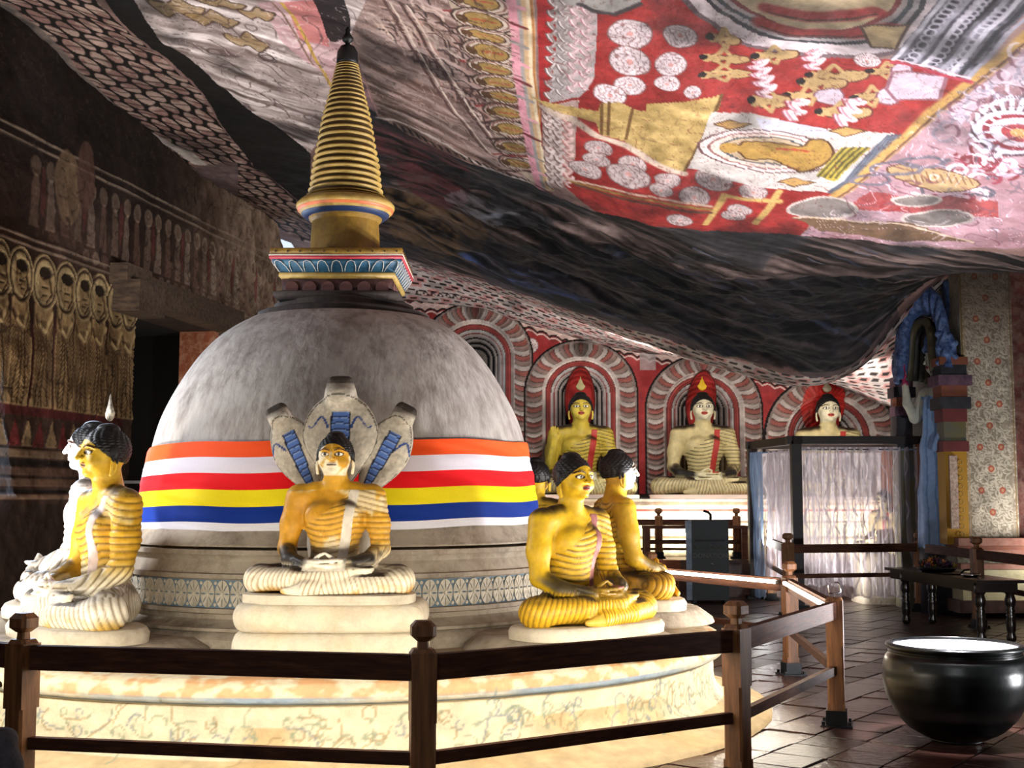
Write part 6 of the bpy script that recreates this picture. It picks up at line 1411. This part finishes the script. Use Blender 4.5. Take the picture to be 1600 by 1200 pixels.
# painted and moulded half column left of it
def stack(name, label, px, d, items, parent=None):
    t = parent
    for (y0, y1, hwp, m, nm) in items:
        h = hwp / FPX * d; z0, z1 = zat(y0, d), zat(y1, d); bm = bmesh.new(); box_bm(bm, (xat(px, d) - h - xl, d - h - YP, z0), (xat(px, d) + h - xl, d + h - YP, z1)); o = link(nm, bm_mesh(nm, bm, bevel=min(.03, (z1 - z0) * .35), seg=2), t, m)
m_pur = mat('purple_moulding', '4a3448', col2='6a4a58', rough=.7, nscale=8); m_or = mat('orange_moulding', '8a4e2c', col2='6a3a34', rough=.7, nscale=8); m_drk = mat('dark_moulding', '1c1a20', col2='2e2c34', rough=.6); m_olive = mat('olive_moulding', '6a6038', col2='4a5050', rough=.5, nscale=5); m_blk = mat('blue_relief', '2c4470', col2='4a6498', rough=.6, nscale=16, bump=.8, bscale=16, dirt='8a9cc0', dscale=20, damt=.5)
m_red2 = mat('red_moulding', '66292a', rough=.7)
stack('c', '', 1487, 17.55, [(850, 706, 17, m_yel, 'yellow_shaft'), (706, 690, 20, m_red2, 'moulding'), (690, 660, 17, m_olive, 'moulding'), (660, 640, 19, m_red2, 'moulding'), (640, 622, 24, m_drk, 'moulding'), (622, 604, 20, m_or, 'moulding'), (604, 588, 26, m_pur, 'moulding'), (588, 572, 20, m_drk, 'moulding'), (572, 560, 22, m_or, 'moulding')], pil)
stack('c', '', 1487, 17.4, [(826, 712, 6, mat('pale_pink_strip', 'a8877a', col2='c9b4a4', rough=.7, nscale=30), 'carved_strip')], pil)
rg = tube_me('ring_motif', [(.032 * math.cos(a), 0, .032 * math.sin(a)) for a in np.linspace(0, 2 * PI, 13)[:-1]], .006, n=5, closed=True); rg.materials.append(m_gold_l)
for k in range(10): o = link('ring_motif', rg, pil); o.location = (xat(1499, 17.38) - xl, 17.37 - YP, zat(722 + k * 12.5, 17.38))
stack('c', '', 1411, 18.9, [(700, 650, 12, m_drk, 'moulding'), (650, 636, 15, m_pur, 'moulding'), (636, 622, 12, m_or, 'moulding'), (622, 606, 17, m_drk, 'moulding'), (606, 590, 14, m_pur, 'moulding')], pil)
bm = bmesh.new(); box_bm(bm, (xat(1400, 18.9) - xl, 18.8 - YP, 0), (xat(1424, 18.9) - xl, 19.1 - YP, zat(700, 18.9))); link('column_shaft', bm_mesh('column_shaft', bm), pil, m_olive)
# plinth of pillar: mouldings, then cream block
xe = 10.4
def ledge(nm, y0, y1, out, m):
    z0, z1 = zat(y0, YP), zat(y1, YP); bm = bmesh.new(); box_bm(bm, (xat(1482, YP) - out, YP - .28 - out, z0), (xe, YP + 1.4, z1)); o = link(nm, bm_mesh(nm, bm, bevel=min(.025, (z1 - z0) * .3), seg=2), pil, m); o.location = (-xl, -YP, 0)
m_pinkm = mat('pink_moulding', '8a5444', col2='9c7464', rough=.7, nscale=4); m_cream = mat('cream_plinth', 'c9c2a0', col2='b0a47c', rough=.8, nscale=3, dirt='6a5c40', dscale=5, damt=.5); m_petal = mat('dark_petal_course', '4a4438', col2='8a8470', rough=.7, nscale=24)
ledge('pink_moulding', 852, 840, .0, m_pinkm); ledge('ochre_moulding', 858, 852, .02, m_or); ledge('pink_moulding', 866, 858, .0, m_pinkm); ledge('petal_course', 878, 866, .03, m_petal); ledge('pink_moulding', 888, 878, -.03, m_pinkm); ledge('cream_block', 936, 888, -.06, m_cream); ledge('stone_footing', 955, 936, .02, m_terrace)
# right of the pillar: red and dark painted recess wall
wr = box('wall_right', (xr_, YP + .25, .5), (10.4, YP + .5, 5.2), mat('deep_red_plaster', '4a2220', col2='6a3a30', rough=.8, nscale=5, dirt='8a7468', dscale=7, damt=.5)); wr['kind'] = 'structure'
# ================================================================ BLUE GATEWAY ARCH AND ITS ATTENDANT
def arch_pt(px, py, t): return at(px, py, 18.35 - 1.0 * t)
outer = [(1398,600),(1396,560),(1402,500),(1412,470),(1430,452),(1452,446),(1470,462),(1480,495),(1486,530),(1490,575)]
inner = [(1416,592),(1420,560),(1422,520),(1428,500),(1440,490),(1455,492),(1462,510),(1464,535),(1466,560),(1468,575)]
def arch_mesh():
    n = 60; O = np.array(outer, float); I = np.array(inner, float); tt = np.linspace(0, 9, n); O2 = np.stack([np.interp(tt, range(10), O[:, k]) for k in (0, 1)], 1); I2 = np.stack([np.interp(tt, range(10), I[:, k]) for k in (0, 1)], 1)
    V = []; m_ = 9
    for i in range(n):
        t = i / (n - 1)
        for j in range(m_):
            s = j / (m_ - 1); p = O2[i] * (1 - s) + I2[i] * s; tq = (p[0] - 1398) / 95; w = arch_pt(p[0], p[1], tq); bul = .16 * math.sin(PI * s) ** .5 + .035 * math.sin(i * 1.3) * math.sin(PI * s); V.append((w[0] - bul * .5, w[1] - bul, w[2]))
    k = len(V)
    for i in range(n):
        for j in (0, m_ - 1): w = V[i * m_ + j]; V.append((w[0] + .12, w[1] + .3, w[2]))
    F = []
    for i in range(n - 1):
        for j in range(m_ - 1): a = i * m_ + j; F.append((a, a + 1, a + m_ + 1, a + m_))
        F.append((k + 2 * i, i * m_, (i + 1) * m_, k + 2 * i + 2)); F.append((i * m_ + m_ - 1, k + 2 * i + 1, k + 2 * i + 3, (i + 1) * m_ + m_ - 1)); F.append((k + 2 * i + 1, k + 2 * i, k + 2 * i + 2, k + 2 * i + 3))
    return np.array(V), np.array(F)
V, F = arch_mesh(); ar = thing('gateway_arch', 'curling blue relief arch over the doorway beside the floral pillar', 'arch', (0, 0, 0)); link('arch_band', mesh_np('arch_band', V, F), ar, m_blk)
for (px, py, rx, rz_, t) in ((1404, 575, .10, .24, 0), (1484, 548, .09, .26, .9), (1470, 545, .07, .2, .85)):
    w = arch_pt(px, py, t); s = SDF(warp_axis(-.18, .18, .014, []), warp_axis(-.18, .18, .014, []), warp_axis(-.34, .34, .014, [])); s.ell((0, 0, 0), (rx, .09, rz_), .01)
    for k in range(5): s.ell(((k % 2 - .5) * .08, -.06, -.2 + k * .1), (.06, .05, .05), .02)
    V, F = s.mesh(); o = link('scroll', mesh_np('scroll', V, F), ar, m_blk); o.location = w
# grey-gold concave recess bands inside the arch
m_rec = [mat('olive_recess', '5c5238', col2='3c3a2c', rough=.5, nscale=3), mat('dark_recess', '201e1c', rough=.6), mat('grey_recess', '4a4a48', rough=.5)]
for k in range(5):
    q = []
    for i in range(14):
        t = i / 13; a = np.interp(t * 9, range(10), [p[0] for p in inner]); b = np.interp(t * 9, range(10), [p[1] for p in inner]); c = (1 - .16 * (k + 1)); cx_ = 1452; q.append(arch_pt(cx_ + (a - cx_) * c, 600 + (b - 600) * (1 - .09 * (k + 1)), (a - 1398) / 95)); 
    q = [(x + .05 * k, y + .12 + .07 * k, z) for x, y, z in q]; link('recess_band', tube_me('recess_band', q, .075, n=8), ar, m_rec[k % 3])
bm = bmesh.new(); vs = [bm.verts.new(p) for p in (at(1400, 440, 20.5), at(1496, 430, 19.1), at(1496, 900, 19.1), at(1400, 900, 20.5))]; bm.faces.new(vs); wq = bmesh.ops.extrude_face_region(bm, geom=bm.faces[:]); bmesh.ops.translate(bm, vec=(0, .3, 0), verts=[v for v in wq['geom'] if isinstance(v, bmesh.types.BMVert)])
o = link('wall_right', bm_mesh('wall_right', bm), None, mat('dark_doorway_plaster', '1c1917', col2='2c2824', rough=.8)); o['kind'] = 'structure'
bm = bmesh.new(); vs = [bm.verts.new(p) for p in (at(1474, 440, 17.95), at(1507, 425, 17.7), at(1507, 560, 17.7), at(1488, 560, 17.95))]; bm.faces.new(vs); wq = bmesh.ops.extrude_face_region(bm, geom=bm.faces[:]); bmesh.ops.translate(bm, vec=(.05, .3, 0), verts=[v for v in wq['geom'] if isinstance(v, bmesh.types.BMVert)])
link('blue_panel', bm_mesh('blue_panel', bm), ar, mat('dark_blue_panel', '22304c', col2='3a4a70', rough=.7, nscale=14, bump=.4))
# standing attendant, facing left, hand raised
ax_, ay_ = xat(1466, 18.0), 18.0; s = SDF(warp_axis(-.5, .5, .013, [(-.13, .13, .008)]), warp_axis(-.75, .4, .014, [(-.2, .15, .009)]), warp_axis(0, 2.55, .018, [(2.0, 2.5, .009)]))
s.chain([(0, 0, .05), (0, .0, .6), (0, .02, 1.15), (0, .0, 1.5)], [.24, .22, .21, .16], .05); s.ell((0, 0, 1.62), (.21, .14, .2), .06); s.cap((-.2, .02, 1.78), (.2, .02, 1.78), .08, k=.05); s.cap((0, .03, 1.8), (0, 0, 2.02), .075, .065, k=.03)
s.ell((0, .0, 2.16), (.105, .12, .14), .02); s.ell((0, -.03, 2.07), (.08, .09, .08), .03)
for sd in (-1, 1): s.ell((sd * .042, -.10, 2.16), (.024, .016, .011), .004); s.chain([(sd * .075, -.09, 2.185), (sd * .045, -.112, 2.197), (sd * .015, -.112, 2.185)], [.006] * 3, .006); s.ell((sd * .112, .01, 2.13), (.012, .026, .06), .006)
s.chain([(0, -.115, 2.18), (0, -.15, 2.11)], [.010, .018], .01); s.ell((0, -.112, 2.075), (.034, .018, .009), .004); s.ell((0, -.110, 2.06), (.028, .018, .010), .004)
s.ell((0, .03, 2.25), (.13, .14, .11), .02); s.ell((0, .04, 2.38), (.08, .08, .09), .03)
s.chain([(-.22, .0, 1.76), (-.25, -.12, 1.50), (-.22, -.24, 1.66), (-.2, -.28, 1.90)], [.075, .062, .05, .036], .03); s.chain([(.22, .0, 1.76), (.28, -.04, 1.45), (.24, -.2, 1.2)], [.075, .06, .04], .03)
s.ell((-.2, -.30, 1.98), (.045, .022, .055), .01)
for k, dx in enumerate((-.034, -.012, .012, .034)): s.cap((-.2 + dx, -.305, 2.02), (-.2 + dx * 1.2, -.31, 2.13 - .012 * abs(k - 1.5)), .012, .009, k=.003)
s.chain([(-.16, -.30, 1.96), (-.135, -.31, 2.0), (-.14, -.32, 2.04)], [.014, .012, .009], .004); s.ell((.24, -.22, 1.14), (.03, .04, .06), .02)
V, F = s.mesh(); N = vnormals(V, F); x, y, z = V.T; C = np.tile(hexc('b9b8a8'), (len(V), 1)); rb = (z < 1.74) & ~((x < -.15) & (y < -.08)); C[rb] = hexc('7f9cc4'); fo = rb & (np.abs(np.sin(x * 34 + z * 1.5)) < .3); C[fo] = hexc('5f7ca8')
V = V + N * (rb * .012 * np.sin(x * 34 + z * 1.5))[:, None]; C[(z > 1.88) & (z < 2.25) & (x < -.13) & (y < -.2)] = hexc('a02c58'); hair = (z > 2.25) | ((y > .03) & (z > 2.08)); C[hair] = hexc('3a4a7a')
for sd in (-1, 1): C[(np.hypot((x - sd * .042) / .02, (z - 2.16) / .008) < 1) & (y < -.07)] = hexc('14100e')
C[(np.hypot(x / .032, (z - 2.068) / .018) < 1) & (y < -.105)] = hexc('7a2030')
at_s = thing('attendant_statue', 'standing attendant statue in pale blue robe with raised crimson hand under the blue arch', 'statue', (ax_, ay_, .90), R(-72)); at_s.scale = (1.25, 1.25, 1.25)
link('figure', mesh_np('figure', V, F, lin(np.clip(C, 0, 1))), at_s, m_statue); link('footing', lathe_me('footing', [(.24, -.75), (.24, 0), (.20, .08)], n=32), at_s, m_drk)
m_crown = m_blk
link('headdress', lathe_me('headdress', [(.135, 2.24), (.15, 2.28), (.12, 2.34), (.13, 2.38), (.09, 2.46), (.1, 2.49), (.03, 2.6)], n=24), at_s, m_blk)
# small dark cable hanging near the doorway on the left wall, rod behind the left figures
rod = thing('metal_rod', 'thin pale metal rod behind the left pair of statues', 'rod', (-3.75, 13.2, 0)); link('rod_bar', tube_me('rod_bar', [(-.4, .0, 1.78), (.9, .1, 1.78)], .018, n=8), rod, m_alu)
for a in (-.4, .9): link('stand', tube_me('stand', [(a, .0 if a < 0 else .1, 0), (a, .0 if a < 0 else .1, 1.8)], .02, n=8), rod, m_iron)
# ================================================================ VISITOR AT THE LEFT EDGE (mostly outside the frame)
s = SDF(warp_axis(-.5, .5, .012, []), warp_axis(-.55, .3, .012, []), warp_axis(-.01, 1.02, .012, [(.6, 1.02, .009)])); O = -.76
s.ell((0, 0, .92 + O), (.17, .14, .14), .05); s.ell((0, 0, 1.12 + O), (.15, .11, .18), .05); s.ell((0, .0, 1.28 + O), (.19, .12, .16), .05); s.cap((-.16, 0, 1.39 + O), (.16, 0, 1.39 + O), .06, k=.04); s.cap((0, .01, 1.40 + O), (0, -.01, 1.52 + O), .055, .05, k=.02)
s.ell((0, -.01, 1.62 + O), (.075, .095, .11), .02); s.ell((0, -.03, 1.55 + O), (.055, .065, .06), .02); s.cap((0, -.1, 1.62 + O), (0, -.125, 1.585 + O), .010, .014, k=.01)
for sd in (-1, 1):
    s.ell((sd * .078, .0, 1.60 + O), (.01, .02, .03), .005); s.ell((sd * .03, -.095, 1.625 + O), (.014, .01, .006), .003)
    s.chain([(sd * .20, 0, .62), (sd * .26, -.02, .38), (sd * .27, -.22, .27)], [.058, .050, .034], .03); s.ell((sd * .27, -.28, .245), (.028, .045, .022), .015)
    for k in range(4): s.chain([(sd * .27 + .018 * (k - 1.5), -.31, .245), (sd * .27 + .019 * (k - 1.5), -.345, .235), (sd * .27 + .019 * (k - 1.5), -.37, .215)], [.010, .009, .007], .003)
    s.chain([(sd * .24, -.27, .25), (sd * .225, -.30, .235), (sd * .22, -.325, .225)], [.011, .010, .008], .004)
    s.chain([(sd * .10, 0, .12), (sd * .24, -.22, .15), (sd * .30, -.30, .13)], [.11, .085, .07], .03); s.chain([(sd * .30, -.30, .12), (sd * .06, -.36, .08), (-sd * .06, -.36, .06)], [.065, .055, .04], .02); s.chain([(-sd * .06, -.36, .055), (-sd * .18, -.33, .05)], [.04, .03], .02)
V, F = s.mesh(); N = vnormals(V, F); x, y, z = V.T; C = np.tile(hexc('8a6350'), (len(V), 1)); shirt = (z > .16) & (z < .70) & (y > -.17); C[shirt] = hexc('4c474c'); C[(z < .24) & ((y < -.12) | (z < .16)) & (np.hypot(np.abs(x) - .27, (y + .3)) > .1)] = hexc('2a2624'); C[(z > 1.655 + O) | ((y > .02) & (z > 1.56 + O))] = hexc('15110f')
V = V + N * (shirt * .006 * np.sin(z * 40 + x * 30))[:, None]
vs_ = thing('person', 'visitor in a dark grey shirt sitting on the floor, cut off at the railing post', 'person', (-2.21, 5.25, 0), R(150)); vs_.scale = (1, 1, 1)
link('body', mesh_np('body', V, F, lin(C)), vs_, mat('visitor_skin_cloth', vcol=True, rough=.8, nscale=40, bump=.3, bscale=70))
